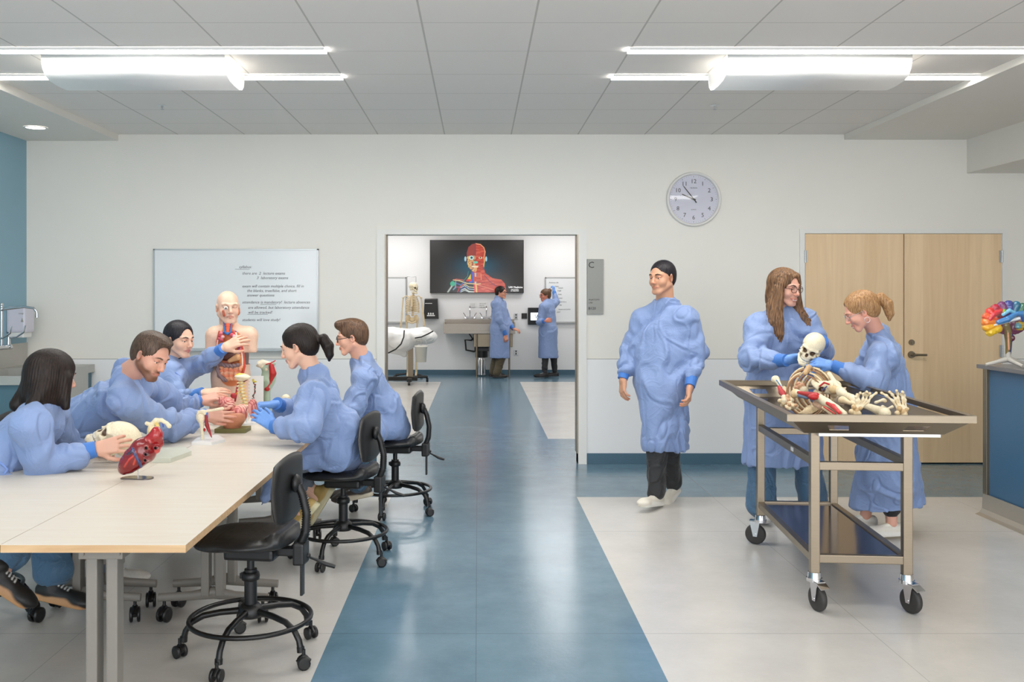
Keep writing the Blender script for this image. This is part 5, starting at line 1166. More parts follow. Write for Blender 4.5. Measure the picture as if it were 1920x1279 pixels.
organ('lungs', lambda s: [s.ell(t(422+a, 629+b, fy+.008), (.012, .014, .012), c, k=.006) for a, b, c in ((0, -5, (214, 110, 116)), (-2, 0, (190, 60, 76)), (3, 2, (228, 170, 170)), (-3, 5, (206, 90, 100)), (1, 8, (196, 70, 84)))]+[s.ell(t(442+a, 627+b, fy+.002), (.014, .014, .014), c, k=.006) for a, b, c in ((0, 0, (206, 84, 96)), (5, 3, (232, 190, 190)), (8, 8, (180, 60, 90)), (3, 8, (214, 120, 130)), (11, 14, (206, 120, 150)), (13, 21, (190, 70, 90)), (9, 18, (226, 180, 190)), (15, 29, (200, 90, 110)))], disp=lambda q: .004*(ridge(q*70)-.5))
organ('heart', lambda s: s.ell(t(438, 643, fy-.01), (.036, .028, .026), (186, 104, 60), R=frame((1, .2, .3))))
organ('spleen', lambda s: s.poly([t(456, 664, fy+.01), t(459, 690, fy+.01)], .012, (196, 110, 50)))
organ('trachea', lambda s: s.poly([t(431, 596, -.055), t(432, 610, -.065), t(433, 622, -.08)], [.015, .016, .013], (214, 92, 60)).ell(t(431.5, 598, -.065), (.013, .012, .02), (190, 206, 216)), disp=lambda q: .0012*np.sin(q[:, 2]*500))
organ('blue_veins', lambda s: s.poly([t(423, 590, -.045), t(424, 605, -.055), t(428, 622, -.08), t(433, 625, -.085), t(439, 622, -.08), t(447, 621, -.07)], [.005, .006, .009, .01, .008, .006], (62, 110, 168)).poly([t(439, 600, -.055), t(438, 620, -.08)], .005, (62, 110, 168)).poly([t(420, 622, -.065), t(430, 625, -.085)], .006, (62, 110, 168)), .0025)
organ('red_arteries', lambda s: s.poly([t(426, 592, -.05), t(427, 610, -.065), t(432, 624, -.08)], .004, (176, 36, 40)).poly([t(437, 596, -.055), t(436, 622, -.08)], .004, (176, 36, 40)).poly([t(450, 640, fy-.02), t(455, 655, fy-.02)], .003, (60, 80, 170)), .0025)
def ribdots(s):
    for k in range(16):
        u_ = k/15; s.ell(t(449+12*math.sin(u_*1.9), 624+u_*64, fy+.01), (.0065, .007, .0075), (236, 222, 206)); 
        s.ell(t(416-4*math.sin(u_*2.2), 626+u_*60, fy+.025), (.0055, .006, .0065), (236, 222, 206))
organ('diaphragm', lambda s: s.poly([t(420, 656, fy), t(433, 653, fy-.01), t(446, 655, fy-.01), t(456, 663, fy), t(459, 680, fy+.01)], .0045, (226, 190, 186), k=.004))
organ('rib_ends', ribdots, .0025); organ('muscle_edge', lambda s: s.poly([t(444, 621, fy+.015), t(455, 634, fy+.012), t(461, 655, fy+.015), t(464, 685, fy+.02), t(459, 708, fy+.02)], .009, (206, 74, 50)).poly([t(418, 621, fy+.02), t(413, 640, fy+.03), t(412, 670, fy+.03), t(415, 695, fy+.02)], .008, (206, 84, 56)))

# coloured half brain on a tripod stand
ZB = 6.55; q6 = lambda px, py, dy=0: P(px, py, ZB)+V(0, dy, 0); CT = 1.07
T = thing('brain_model', 'multicoloured brain cross-section model on a grey stand on the blue counter', 'anatomical model', (q6(1887, 0)[0], ZB, CT))
cen = q6(1893, 604); m = MB(); s = S(); N_ = 12
cols = [(240, 196, 40), (244, 176, 40), (240, 130, 50), (232, 90, 50), (222, 62, 52), (176, 40, 60), (120, 60, 110), (70, 80, 150), (50, 110, 140), (60, 120, 90), (70, 100, 180), (90, 130, 210)]
for k in range(N_):
    a = math.radians(215-k*17.5); rx, rz_ = .165, .12; p = cen+V(rx*math.cos(a), 0, rz_*math.sin(a)-.0); s.rc(p, cen+V(rx*.62*math.cos(a), 0, rz_*.62*math.sin(a)), .030, .026, cols[k], k=.004)
s.ell(cen+V(0, .005, 0), (.13, .025, .09), (112, 60, 84), k=.02); s.poly([q6(1853, 598, -.02), q6(1860, 588, -.02), q6(1872, 582, -.02)], .014, (220, 60, 70), k=.005); s.ell(q6(1868, 592), (.045, .03, .035), (110, 50, 50), k=.01).rc(q6(1872, 585), q6(1893, 574), .016, .014, (206, 176, 190)); s.ell(q6(1880, 584, -.02), (.02, .015, .018), (130, 170, 60))
s.into(m, .0035, disp=lambda q: .005*(ridge(q*45)-.5)); m.build('cortex', M_gloss, T)
m = MB(); s = S(); s.poly([q6(1868, 604, -.03), q6(1884, 598, -.035), q6(1900, 588, -.03), q6(1915, 588, -.03), q6(1930, 586, -.02)], [.018, .022, .016, .02, .028], (70, 130, 190), k=.01).poly([q6(1876, 590, -.03), q6(1888, 582, -.03), q6(1898, 586, -.03)], [.012, .014, .01], (120, 186, 216), k=.008).ell(q6(1924, 598, 0), (.05, .05, .035), (60, 100, 170), k=.02); s.into(m, .003); tag(m.build('ventricles', M_gloss, T), 'light blue ventricles')
m = MB(); s = S(); s.rc(q6(1860, 610, -.01), q6(1905, 597, -.01), .009, .016, (226, 228, 230), ax=Y, sq=2.5); s.into(m, .0035); m.build('temporal_plate', M_gloss, T)
m = MB(); s = S(); s.ell(q6(1910, 610), (.042, .035, .036), (206, 170, 50), k=.01).ell(q6(1905, 611, -.025), (.022, .018, .02), (110, 160, 170)); s.into(m, .003, disp=lambda q: .003*np.sin(q[:, 2]*380)); m.build('cerebellum', M_gloss, T)
m = MB(); s = S(); s.poly([q6(1885, 610), q6(1889, 622), q6(1890, 640), q6(1889, 664)], [.03, .026, .018, .014], (120, 104, 60), k=.01).poly([q6(1893, 612, .01), q6(1895, 630, .01), q6(1894, 664, .01)], [.022, .018, .012], (40, 60, 110), k=.004).poly([q6(1887, 625, -.02), q6(1889, 655, -.018)], .006, (210, 150, 110), k=.003).ell(q6(1899, 634), (.015, .015, .02), (110, 40, 60)); s.into(m, .003); m.build('brain_stem', M_gloss, T)
m = MB(); c_ = q6(1890, 0); z_ = CT
m.cyl((c_[0], ZB, z_+.045), (c_[0], ZB, q6(0, 660)[2]), .022, .016)
for dx, dy in ((-.14, .03), (.16, .02), (.03, -.13)): m.tube([(c_[0], ZB, z_+.055), (c_[0]+dx*.5, ZB+dy*.5, z_+.032), (c_[0]+dx, ZB+dy, z_+.012)], [.022, .014, .011], 0, 10)
m.build('stand', mat('stand_grey', (186, 182, 174), .45), T)

# ---------------------------------------------------------------- people
def cloth_mat(name, a, b_, crinkle=.18):
    m, t, b = nt(name); N = t.nodes; L = t.links
    tc = N.new('ShaderNodeTexCoord')
    n1 = N.new('ShaderNodeTexNoise'); n1.inputs['Scale'].default_value = 9; n1.inputs['Detail'].default_value = 3; n1.inputs['Distortion'].default_value = 1.4; L.new(tc.outputs['Object'], n1.inputs['Vector'])
    n2 = N.new('ShaderNodeTexNoise'); n2.inputs['Scale'].default_value = 700; L.new(tc.outputs['Object'], n2.inputs['Vector'])
    mc = N.new('ShaderNodeMix'); mc.data_type = 'RGBA'; L.new(n2.outputs['Fac'], mc.inputs['Factor']); mc.inputs['A'].default_value = (*lin(a), 1); mc.inputs['B'].default_value = (*lin(b_), 1)
    L.new(mc.outputs['Result'], b.inputs['Base Color']); b.inputs['Roughness'].default_value = .62; b.inputs['Sheen Weight'].default_value = .15
    bp = N.new('ShaderNodeBump'); bp.inputs['Strength'].default_value = crinkle; bp.inputs['Distance'].default_value = .03
    n1.inputs['Scale'].default_value = 7
    s1 = N.new('ShaderNodeMath'); s1.operation = 'SUBTRACT'; L.new(n1.outputs['Fac'], s1.inputs[0]); s1.inputs[1].default_value = .5
    s2 = N.new('ShaderNodeMath'); s2.operation = 'ABSOLUTE'; L.new(s1.outputs[0], s2.inputs[0])
    s3 = N.new('ShaderNodeMath'); s3.operation = 'MINIMUM'; L.new(s2.outputs[0], s3.inputs[0]); s3.inputs[1].default_value = .09
    s4 = N.new('ShaderNodeMath'); s4.operation = 'MULTIPLY'; L.new(s3.outputs[0], s4.inputs[0]); s4.inputs[1].default_value = -4.5
    L.new(s4.outputs[0], bp.inputs['Height']); L.new(bp.outputs['Normal'], b.inputs['Normal'])
    return m
M_gown = cloth_mat('blue_gown_cloth', (122, 144, 188), (134, 156, 199))
M_cuff = cloth_mat('knit_cuff', (56, 112, 190), (66, 124, 202), .1)
M_tie = cloth_mat('gown_tie', (104, 132, 194), (114, 142, 204), .1)
M_skin = vmat('skin', .48, bump=.06, bscale=600, sub=.12, noise=.03)
M_glove = vmat('nitrile_glove', .4, bump=.25, bscale=70, noise=.04)
M_eye = vmat('eye', .15, noise=0)
M_jeans = cloth_mat('denim', (58, 92, 122), (80, 116, 146), .3); M_jeans2 = cloth_mat('dark_denim', (38, 66, 90), (52, 84, 108), .3)
M_dtrou = cloth_mat('dark_trousers', (30, 31, 34), (40, 41, 44), .25); M_olive = cloth_mat('olive_trousers', (72, 62, 42), (84, 74, 52), .3); M_gtrou = cloth_mat('grey_trousers', (96, 104, 116), (112, 118, 130), .3)
M_collar = cloth_mat('dark_collar', (28, 28, 40), (36, 36, 50), .1)
M_shoe = vmat('shoe_paint', .5, bump=.1, bscale=200, noise=.06)
def hair_mat(name, a, b_, scale=(170, 170, 12), rough=.38):
    m, t, b = nt(name); N = t.nodes; L = t.links
    at = N.new('ShaderNodeAttribute'); at.attribute_name = 'Col'
    tc = N.new('ShaderNodeTexCoord'); mp = N.new('ShaderNodeMapping'); L.new(tc.outputs['Object'], mp.inputs['Vector']); mp.inputs['Scale'].default_value = scale
    n = N.new('ShaderNodeTexNoise'); n.inputs['Scale'].default_value = 1; n.inputs['Detail'].default_value = 5; n.inputs['Distortion'].default_value = .4; L.new(mp.outputs['Vector'], n.inputs['Vector'])
    mr = N.new('ShaderNodeMapRange'); mr.inputs['From Min'].default_value = .35; mr.inputs['From Max'].default_value = .65; L.new(n.outputs['Fac'], mr.inputs['Value'])
    mc = N.new('ShaderNodeMix'); mc.data_type = 'RGBA'; L.new(mr.outputs['Result'], mc.inputs['Factor']); mc.inputs['A'].default_value = (*lin(a), 1); mc.inputs['B'].default_value = (*lin(b_), 1)
    L.new(mc.outputs['Result'], b.inputs['Base Color']); b.inputs['Roughness'].default_value = rough; b.inputs['Specular IOR Level'].default_value = .3
    bp = N.new('ShaderNodeBump'); bp.inputs['Strength'].default_value = .4; bp.inputs['Distance'].default_value = .004; L.new(n.outputs['Fac'], bp.inputs['Height']); L.new(bp.outputs['Normal'], b.inputs['Normal'])
    return m
H_black = hair_mat('hair_black', (22, 20, 24), (46, 42, 48)); H_dark = hair_mat('hair_dark_brown', (17, 11, 9), (42, 29, 23), rough=.46); H_brown = hair_mat('hair_brown', (66, 46, 34), (116, 88, 66))
H_blonde = hair_mat('hair_strawberry', (132, 92, 58), (188, 148, 104)); H_high = hair_mat('hair_highlighted', (56, 37, 27), (150, 112, 78)); H_ash = hair_mat('hair_ash_brown', (56, 42, 33), (100, 80, 66))

def head(mb, A, T, o, neck):
    """A: 3x3 head frame (right, forward, up), T: head centre, neck: world point at the base of the neck"""
    k_ = o.get('hs', 1.0); sk = np.array(o['skin'], float); lip = o.get('lip', tuple(sk*np.array([.88, .74, .73]))); brow = o.get('brow', (60, 44, 36)); fem = o.get('fem', True)
    sk2 = tuple(np.clip(sk*np.array([1.0, .945, .93]), 0, 255)); sk = tuple(sk); nb = (np.asarray(neck)-T)@A/k_
    s = S()
    s.ell((0, -.018, .036), (.0745, .0945, .082), sk).ell((0, .03, -.01), (.062, .06, .078), sk, k=.03)
    jw = .047 if fem else .054
    for e in (-1, 1):
        s.rc((e*(jw+.004), -.002, -.045), (e*.024, .06, -.094), .018, .015, sk, k=.025); s.ell((e*.040, .052, -.030), (.024, .024, .024), sk, k=.02)
    s.rc((-.01, .068, -.097), (.01, .068, -.097), .0145 if fem else .0175, None, sk, k=.02)
    s.ell((0, .072, -.064), (.026, .018, .022), sk, k=.016)
    s.rc((0, .082, .016), (0, .104, -.024), .0085, .0098, sk, k=.014).ell((0, .107, -.030), (.0105, .010, .0092), sk2, k=.007)
    for e in (-1, 1):
        s.ell((e*.0115, .0965, -.034), (.0085, .009, .0075), sk2, k=.006); s.rc((e*.046, .068, .024), (e*.012, .085, .021), .0085, .0085, sk, k=.014)
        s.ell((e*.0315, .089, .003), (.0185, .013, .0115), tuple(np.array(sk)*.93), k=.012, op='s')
        s.ell((e*.0315, .0715, .0075), (.0165, .0135, .0085), sk2, k=.004).ell((e*.0315, .0705, -.0065), (.0155, .0125, .006), sk, k=.004)
        s.rc((e*.018, .0825, -.0005+.005), (e*.046, .0755, .0045), .0014, .0014, (44, 30, 26), k=.002)
        s.rc((e*.016, .0925, .024), (e*.032, .0905, .0295), .0034, .003, brow, k=.003).rc((e*.032, .0905, .0295), (e*.05, .074, .023), .003, .0018, brow, k=.003)
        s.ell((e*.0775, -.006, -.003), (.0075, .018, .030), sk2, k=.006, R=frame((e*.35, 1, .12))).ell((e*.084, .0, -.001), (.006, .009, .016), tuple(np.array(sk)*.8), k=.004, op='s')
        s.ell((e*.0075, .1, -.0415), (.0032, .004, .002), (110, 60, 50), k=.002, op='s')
    sm = o.get('smile', 0)
    if sm:
        s.poly([(-.029, .078, -.056), (-.014, .0915, -.0625), (.014, .0915, -.0625), (.029, .078, -.056)], .0032, lip, k=.004).poly([(-.027, .078, -.059), (-.012, .0882, -.0745), (.012, .0882, -.0745), (.027, .078, -.059)], .0035, lip, k=.004)
        s.rc((-.016, .0885, -.0675), (.016, .0885, -.0675), .0042, None, (240, 236, 228), k=.001)
        for e in (-1, 1): s.ell((e*.04, .065, -.028), (.018, .016, .016), sk, k=.012)
    else:
        s.poly([(-.0245, .0785, -.062), (-.006, .0925, -.0575), (.006, .0918, -.0575), (.0245, .0785, -.062)], .0034, lip, k=.005).poly([(-.02, .081, -.0645), (0, .0912, -.0690), (.02, .081, -.0645)], .0040, lip, k=.005)
        s.rc((-.022, .086, -.063), (.022, .086, -.063), .0011, None, tuple(np.array(lip)*.5), k=.002, op='s')
    nr = .050 if fem else .058
    s.rc((0, -.028, -.055), nb, nr, nr*1.12, sk, k=.03)
    b_ = o.get('beard')
    if b_ is not None:
        for e in (-1, 1): s.rc((e*.066, .0, -.04), (e*.045, .045, -.08), .022, .028, b_, op='p', kc=.010).rc((e*.04, .055, -.08), (0, .075, -.1), .026, .028, b_, op='p', kc=.012)
        s.rc((-.024, .09, -.05), (.024, .09, -.05), .008, None, b_, op='p', kc=.008); s.rc((-.018, .095, -.063), (.018, .095, -.063), .006, None, lip, op='p', kc=.004)
    s.into(mb, o.get('hv', .0029), M=A*k_, T=T)
    for e in (-1, 1):
        c = V(e*.0315, .0705, .0005); mb.ball(T+A@(c*k_), .0122*k_, 1, 14, (226, 222, 218))
        g = unit(o.get('gaze', (0, 1, -.1))); n0 = mb.n; mb.ball(T+A@((c+g*.0045)*k_), .0085*k_, 1, 12, (48, 34, 28))

def hand(mb, wr, d, back, side, curl=(.3,)*5, colour=(220, 170, 145), sp=.12, th=(.5, .5), k_=1.0, vox=.0025, mi=0, point=False):
    """wr wrist, d finger direction, back outward normal of the back of the hand, side +1: thumb on the right of (d, back) frame"""
    d = unit(d); b = unit(np.asarray(back, float)-d*np.dot(back, d)); x = np.cross(d, b)*side; A = np.stack([x, d, b], 1)
    s = S(); c = colour; c2 = tuple(np.clip(np.array(c)*np.array([.98, .9, .88]), 0, 255)) if mi == 0 and c[0] > c[2] else c
    kn = [(.030, .088), (.010, .094), (-.0105, .090), (-.029, .081)]; ln = [.070, .078, .073, .057]
    for i, (kx, ky) in enumerate(kn): s.rc((kx*.62, .012, 0), (kx, ky, .001), .0145, .0115, c, k=.012)
    s.rc((.0, -.016, 0), (0, .008, 0), .0205, .0225, c, k=.02, ax=(1, 0, 0), sq=1.25); s.ell((.018, .04, -.009), (.018, .03, .012), c, k=.012).ell((-.02, .04, -.008), (.013, .03, .011), c, k=.012)
    for i, (kx, ky) in enumerate(kn):
        cu = curl[i+1]; p = V(kx, ky, 0); a = 0; fr = [.45, .30, .25]; an = [cu*.8, cu*1.1, cu*.7]; r = [.0098, .0088, .0080, .0068]; lat = (1.5-i)*sp
        if point and i == 0: an = [.05, .08, .05]
        for j in range(3):
            a += an[j]; q = p+ln[i]*fr[j]*V(math.sin(lat)*math.cos(a), math.cos(lat)*math.cos(a), -math.sin(a)); s.rc(p, q, r[j], r[j+1], c if j < 2 else c2, k=.0035 if j == 0 else .0015); p = q
    t0 = V(.018, .018, -.006); o_, cl = th; d1 = unit(V(.75*o_+.2, .75, -.35*cl-.1)); t1 = t0+d1*.044; d2 = unit(V(.45*o_, .9, -.5*cl)); t2 = t1+d2*.033; d3 = unit(V(.2*o_-.1*cl, .95, -.6*cl)); t3 = t2+d3*.025
    s.rc(t0, t1, .0155, .0118, c, k=.014).rc(t1, t2, .0112, .0100, c, k=.002).rc(t2, t3, .0098, .0078, c2, k=.002)
    s.into(mb, vox, mi, M=A*k_, T=np.asarray(wr)); return A

def shoe(parent, ank, toe, colour, sole, up=(0, 0, 1), L=.26, name='shoe', h=.07, low=False, label=None):
    d = unit(toe); A = frame(d, up); s = S(); z0 = -h
    s.rc((0, -.045, z0+.045), (0, L-.12, z0+.032), .036, .03, colour, k=.02, ax=(1, 0, 0), sq=1.12).ell((0, L-.115, z0+.028), (.047, .065, .03), colour, k=.02)
    if not low: s.rc((0, -.012, z0+.045), (0, -.008, .012), .036, .036, colour, k=.02)
    s.rc((0, .025, z0+.07), (0, .085, z0+.054), .012, .010, tuple(np.clip(np.array(colour)*1.1+8, 0, 255)), k=.01, ax=(1, 0, 0), sq=1.8)
    for i in range(4 if not low else 0): s.rc((-.016, .028+i*.016, z0+.082-i*.004), (.016, .034+i*.016, z0+.081-i*.004), .003, None, (235, 235, 232) if sum(colour) < 500 else (210, 208, 200), k=.001)
    s.rc((0, -.045, z0+.012), (0, L-.115, z0+.012), .038, .042, sole, k=.006, ax=(1, 0, 0), sq=1.1).half((0, 0, z0), (0, 0, -1))
    m = MB(); s.into(m, .004, M=A, T=ank); o = m.build(name, M_shoe, parent)
    if label: tag(o, label)
    return o

def fold(q, sd, amp):
    w_ = q+.13*np.stack([vnoise(q*4.5+sd), vnoise(q*4.5+sd+9), vnoise(q*4.5+sd+23)], -1)
    n1 = vnoise(w_*V(5.5, 5.5, 2.6)+sd); n2 = vnoise(w_*V(11, 11, 7)+sd*2); G = lambda n, c, w: np.exp(-((n-c)/w)**2); a = 1.1*G(n1, .58, .055)-1.0*G(n1, .49, .035)+.8*G(n1, .33, .05)-.7*G(n1, .26, .03); b = .9*G(n2, .58, .07)-.8*G(n2, .47, .05)
    c, s_ = math.cos(.6+sd), math.sin(.6+sd); R_ = np.array([[c, -s_*.8, .3], [s_, c*.8, -.4], [-.3, .5, .8]])
    f1 = facet((w_@R_)*V(9, 9, 6)+sd)-.5; f2 = facet((w_@R_.T)*V(19, 19, 13)+sd*3)-.5
    return amp*(a*.95+b*.55+f1*1.4+f2*.7+(vnoise(w_*V(4, 4, 3)+3)-.5)*1.3)

def joint_folds(q, pts, amp):
    d = 0
    for p, r in pts:
        R_ = np.linalg.norm(q-p, axis=1); d = d+amp*np.exp(-(R_/r)**2)*np.sin(R_*70+5*vnoise(q*9))
    return d

def glasses(parent, A, T, mt, k_=1.0, r=.021, th=.0013, kind='round'):
    m = MB(); W_ = lambda p: T+A@(np.array(p)*k_)
    for e in (-1, 1):
        c = V(e*.032, .101, .001); pts = [c+V(r*1.12*math.cos(a)*(1), -.006*abs(math.cos(a))*(1 if e*math.cos(a) > 0 else 0), r*.9*math.sin(a)) for a in np.linspace(0, 2*math.pi, 25)[:-1]]
        m.tube([W_(p) for p in pts], th*k_, 0, 6, closed=True)
        m.tube([W_((e*.055, .096, .006)), W_((e*.074, .07, .006)), W_((e*.080, .0, .006)), W_((e*.078, -.02, -.006))], th*k_, 0, 6)
    m.tube([W_((-.0105, .102, .004)), W_((0, .107, .008)), W_((.0105, .102, .004))], th*k_, 0, 6)
    g_ = m.build('glasses', mt, parent)
    m = MB()
    for e in (-1, 1):
        c = V(e*.032, .1005, .001); m.quad([W_(c+V(r*1.08*math.cos(a), 0, r*.86*math.sin(a))) for a in np.linspace(0, 2*math.pi, 17)[:-1]])
    m.build('lens', M_glass, g_)

def hair(parent, A, T, mt, fn, k_=1.0, vox=.0032, name='hair', sd=0, amp=.0013, label=None):
    s = S(); fn(s); m = MB()
    s.into(m, vox, M=A*k_, T=T, disp=lambda q: amp*(np.sin(np.arctan2(q[:, 0], q[:, 1]+.02)*55+8*vnoise(q*14+sd))*.6+vnoise(q*V(160, 160, 30)+sd)-.5))
    o = m.build(name, mt, parent)
    if label: tag(o, label)
    return o
def cap(s, hl=.0, fw=.0, ear=True, low=-.03, th=0.0):
    """skull cap of hair with a hairline; th adds volume"""
    s.ell((0, -.020, .040), (.083+th, .104+th, .088+th), k=.01).ell((0, -.052, .0), (.074+th, .066+th, .08), k=.02)
    s.ell((0, .125+fw, -.030+hl), (.080, .082, .118), k=.008, op='s').ell((0, .075, -.085), (.11, .085, .085), k=.01, op='s')
    if ear: s.ell((0, .002, -.03), (.12, .024, .04), k=.008, op='s')
    s.half((0, 0, low-.045), (0, .25, -1), k=.01)

def person(name, label, J, o):
    root = thing(name, label, 'person', (float(np.mean([J['pel'][0]])), float(J['pel'][1]), 0))
    sk = o['skin']; A = frame(J['fwd'], J.get('up', (0, 0, 1))); T = np.array(J['head']); k_ = o.get('hs', 1.0); sd = o.get('sd', 1); bv = o.get('bv', .0058)
    glove = o.get('glove', (None, None)); hv = o.get('handvox', .0026)
    mb = MB(); head(mb, A, T, o, J['neck']); b = S(); nk, pel = np.array(J['neck']), np.array(J['pel']); sL, sR = np.array(J['sL']), np.array(J['sR']); sh = (sL+sR)/2; ac = unit(sR-sL)
    b.rc(lerp(sh, pel, .15), pel, .085, .085, sk, k=.02, ax=ac, sq=1.25).rc(lerp(sL, sR, .12), lerp(sL, sR, .88), .028, None, sk, k=.02).rc(nk-V(0, 0, .03), sh, .04, .045, sk, k=.02)
    for S_, e_, w_ in (('sL', 'eL', 'wL'), ('sR', 'eR', 'wR')): b.rc(lerp(J[S_], J[e_], .1), J[e_], .036, .032, sk, k=.01); b.rc(J[e_], lerp(J[e_], J[w_], .8), .032, .026, sk, k=.01)
    for h_, kn, an in (('hL', 'kL', 'aL'), ('hR', 'kR', 'aR')):
        hp = pel+ac*(-.09 if h_ == 'hL' else .09); J[h_] = hp; b.rc(hp, J[kn], .07, .05, sk, k=.03).rc(J[kn], J[an], .045, .034, sk, k=.02)
    b.into(mb, .0125)
    s = S()
    for h_, an, kn in (('L', 'aL', 'kL'), ('R', 'aR', 'kR')): s.rc(lerp(J[kn], J[an], .55), np.array(J[an])-V(0, 0, .03), .038, .034, sk, k=.01)
    s.into(mb, .006)
    for i, e_ in enumerate('LR'):
        w_ = np.array(J['w'+e_]); el = np.array(J['e'+e_]); hd = J.get('hd'+e_, unit(w_-el)); bk = J.get('hb'+e_, (0, -1, .3)); c_ = glove[i]
        s = S(); s.rc(lerp(el, w_, .55), w_, .033, .0255, c_ or sk, k=.01); s.into(mb, .005, 2 if c_ else 0)
        hand(mb, w_+unit(hd)*.012, hd, bk, J.get('side'+e_, 1 if e_ == 'R' else -1), J.get('cu'+e_, (.3,)*5), c_ or sk, J.get('sp'+e_, .12), J.get('th'+e_, (.5, .5)), o.get('hk', 1.0), hv, 2 if c_ else 0, J.get('pt'+e_, False))
    mb.build('body', [M_skin, M_eye, M_glove], root)
    # gown
    g = S(); td = J.get('td', .115); tw = J.get('tw', 1.4); pr = J.get('pr', .13); pw = J.get('pw', 1.35); GC = (255, 255, 255)
    chest = lerp(sh, pel, .22)
    g.rc(chest, lerp(sh, pel, .62), td, td*1.0, k=.05, ax=ac, sq=tw).rc(lerp(sh, pel, .55), pel, td*1.02, pr, k=.06, ax=ac, sq=pw)
    g.rc(sL, sR, .070, None, k=.06).rc(nk, lerp(nk, sh, .9), .070, .095, k=.05)
    up_ = unit(T-nk); nt_ = nk+up_*(-.014 if o.get('collar') else .007); g.rc(nk, nt_, .068, .0605, k=.02)
    for q_ in (sL, sR): g.rc(nk+up_*.005, lerp(nk, q_, .92)+V(0, 0, .012), .058, .066, k=.05)
    for e_ in 'LR':
        S_, el, w_ = np.array(J['s'+e_]), np.array(J['e'+e_]), np.array(J['w'+e_]); ar = o.get('ar', 1.0)
        g.rc(S_, el, .078*ar, .070*ar, k=.05).rc(el, lerp(el, w_, .62), .068*ar, .052*ar, k=.02).rc(lerp(el, w_, .62), lerp(el, w_, .74), .054*ar, .04*ar, k=.01)
    if J.get('hem') is not None:
        hm = np.array(J['hem']); hr, hw = J['hr']; dn = unit(hm-pel); g.rc(pel, hm+dn*.1, pr, hr, k=.08, ax=ac, sq=hw); 
        for kx in J.get('kn', []): g.rc(kx[0], kx[1], kx[2], kx[3], k=.06)
        g.half(hm, J.get('hn', (0, 0, -1)), k=.006); g.rc(hm-dn*.13, hm+dn*.2, hr-.05, hr-.012, k=.01, op='s', ax=ac, sq=hw)
    else:
        for e_ in 'LR': g.rc(J['h'+e_], J['k'+e_], .115, .092, k=.06)
        g.rc((J['hL']+J['hR'])/2, (np.array(J['kL'])+np.array(J['kR']))/2, .1, .085, k=.06)
        if J.get('seat') is not None: g.half((0, 0, J['seat']), (0, 0, -1), k=.02)
        for q in J.get('drape', []): g.rc(q[0], q[1], q[2], q[3], k=.03)
    for q in o.get('clipz', []): g.half(q[0], q[1], k=.02)
    amp = o.get('amp', .010); m = MB(); g.into(m, bv, disp=lambda q: fold(q, sd*7.3, amp)+joint_folds(q, [(np.array(J['eL'])+V(0, 0, .05), .13), (np.array(J['eR'])+V(0, 0, .05), .13)], amp*.6)); m.build('gown', M_gown, root)
    for e_ in 'LR':
        el, w_ = np.array(J['e'+e_]), np.array(J['w'+e_]); a, c_ = lerp(el, w_, .66), lerp(el, w_, 1.0)+unit(w_-el)*(.012); n = 22
        m = MB(); m.tube([lerp(a, c_, t) for t in np.linspace(0, 1, n)], [(.046-.0095*t+(.0018 if i % 2 else 0))*o.get('cr', 1) for i, t in enumerate(np.linspace(0, 1, n))], 0, 20); tag(m.build('cuff', M_cuff, root), 'bright blue knitted cuff')
    if o.get('collar'): 
        m = MB(); s = S(); s.rc(nk+unit(T-nk)*.004, nk+unit(T-nk)*.026, .0680, .0630, k=.01); s.into(m, .005); m.build('shirt_collar', M_collar, root)
    # back ties
    for q in J.get('ties', []):
        m = MB(); m.tube(q, .0045, 0, 6, flat=1.6); m.build('tie', M_tie, root)
    # trousers and shoes
    tr = o.get('trousers')
    if tr:
        mt_, r0, r1, cut = tr; m = MB(); s = S()
        for e_ in 'LR':
            an = lerp(J['k'+e_], J['a'+e_], cut[0 if e_ == 'L' else 1] if isinstance(cut, tuple) else cut); s.rc(J['h'+e_], J['k'+e_], .088, r0, k=.01); s.rc(J['k'+e_], an, r0, r1, k=.01)
            dn = unit(an-np.array(J['k'+e_])); 
        s.rc(J['hL'], J['hR'], .09, None, k=.03); s.into(m, .008, disp=lambda q: fold(q, sd*3+4, .008)); m.build('trousers', mt_, root)
    so = o.get('shoes')
    if so:
        for e_ in 'LR': shoe(root, np.array(J['a'+e_]), J['t'+e_], so[0], so[1], J.get('u'+e_, (0, 0, 1)), low=so[2] if len(so) > 2 else False, h=so[3] if len(so) > 3 else .07, L=so[4] if len(so) > 4 else .265)
    for fn in o.get('extra', []): fn(root, A, T, k_)
    return root
GL = (104, 150, 218)
def z_(p, z): p = np.array(p, float); p[2] = z; return p
ON = lambda px, py, Z, dz=0: P(px, py, Z)+V(0, 0, dz)

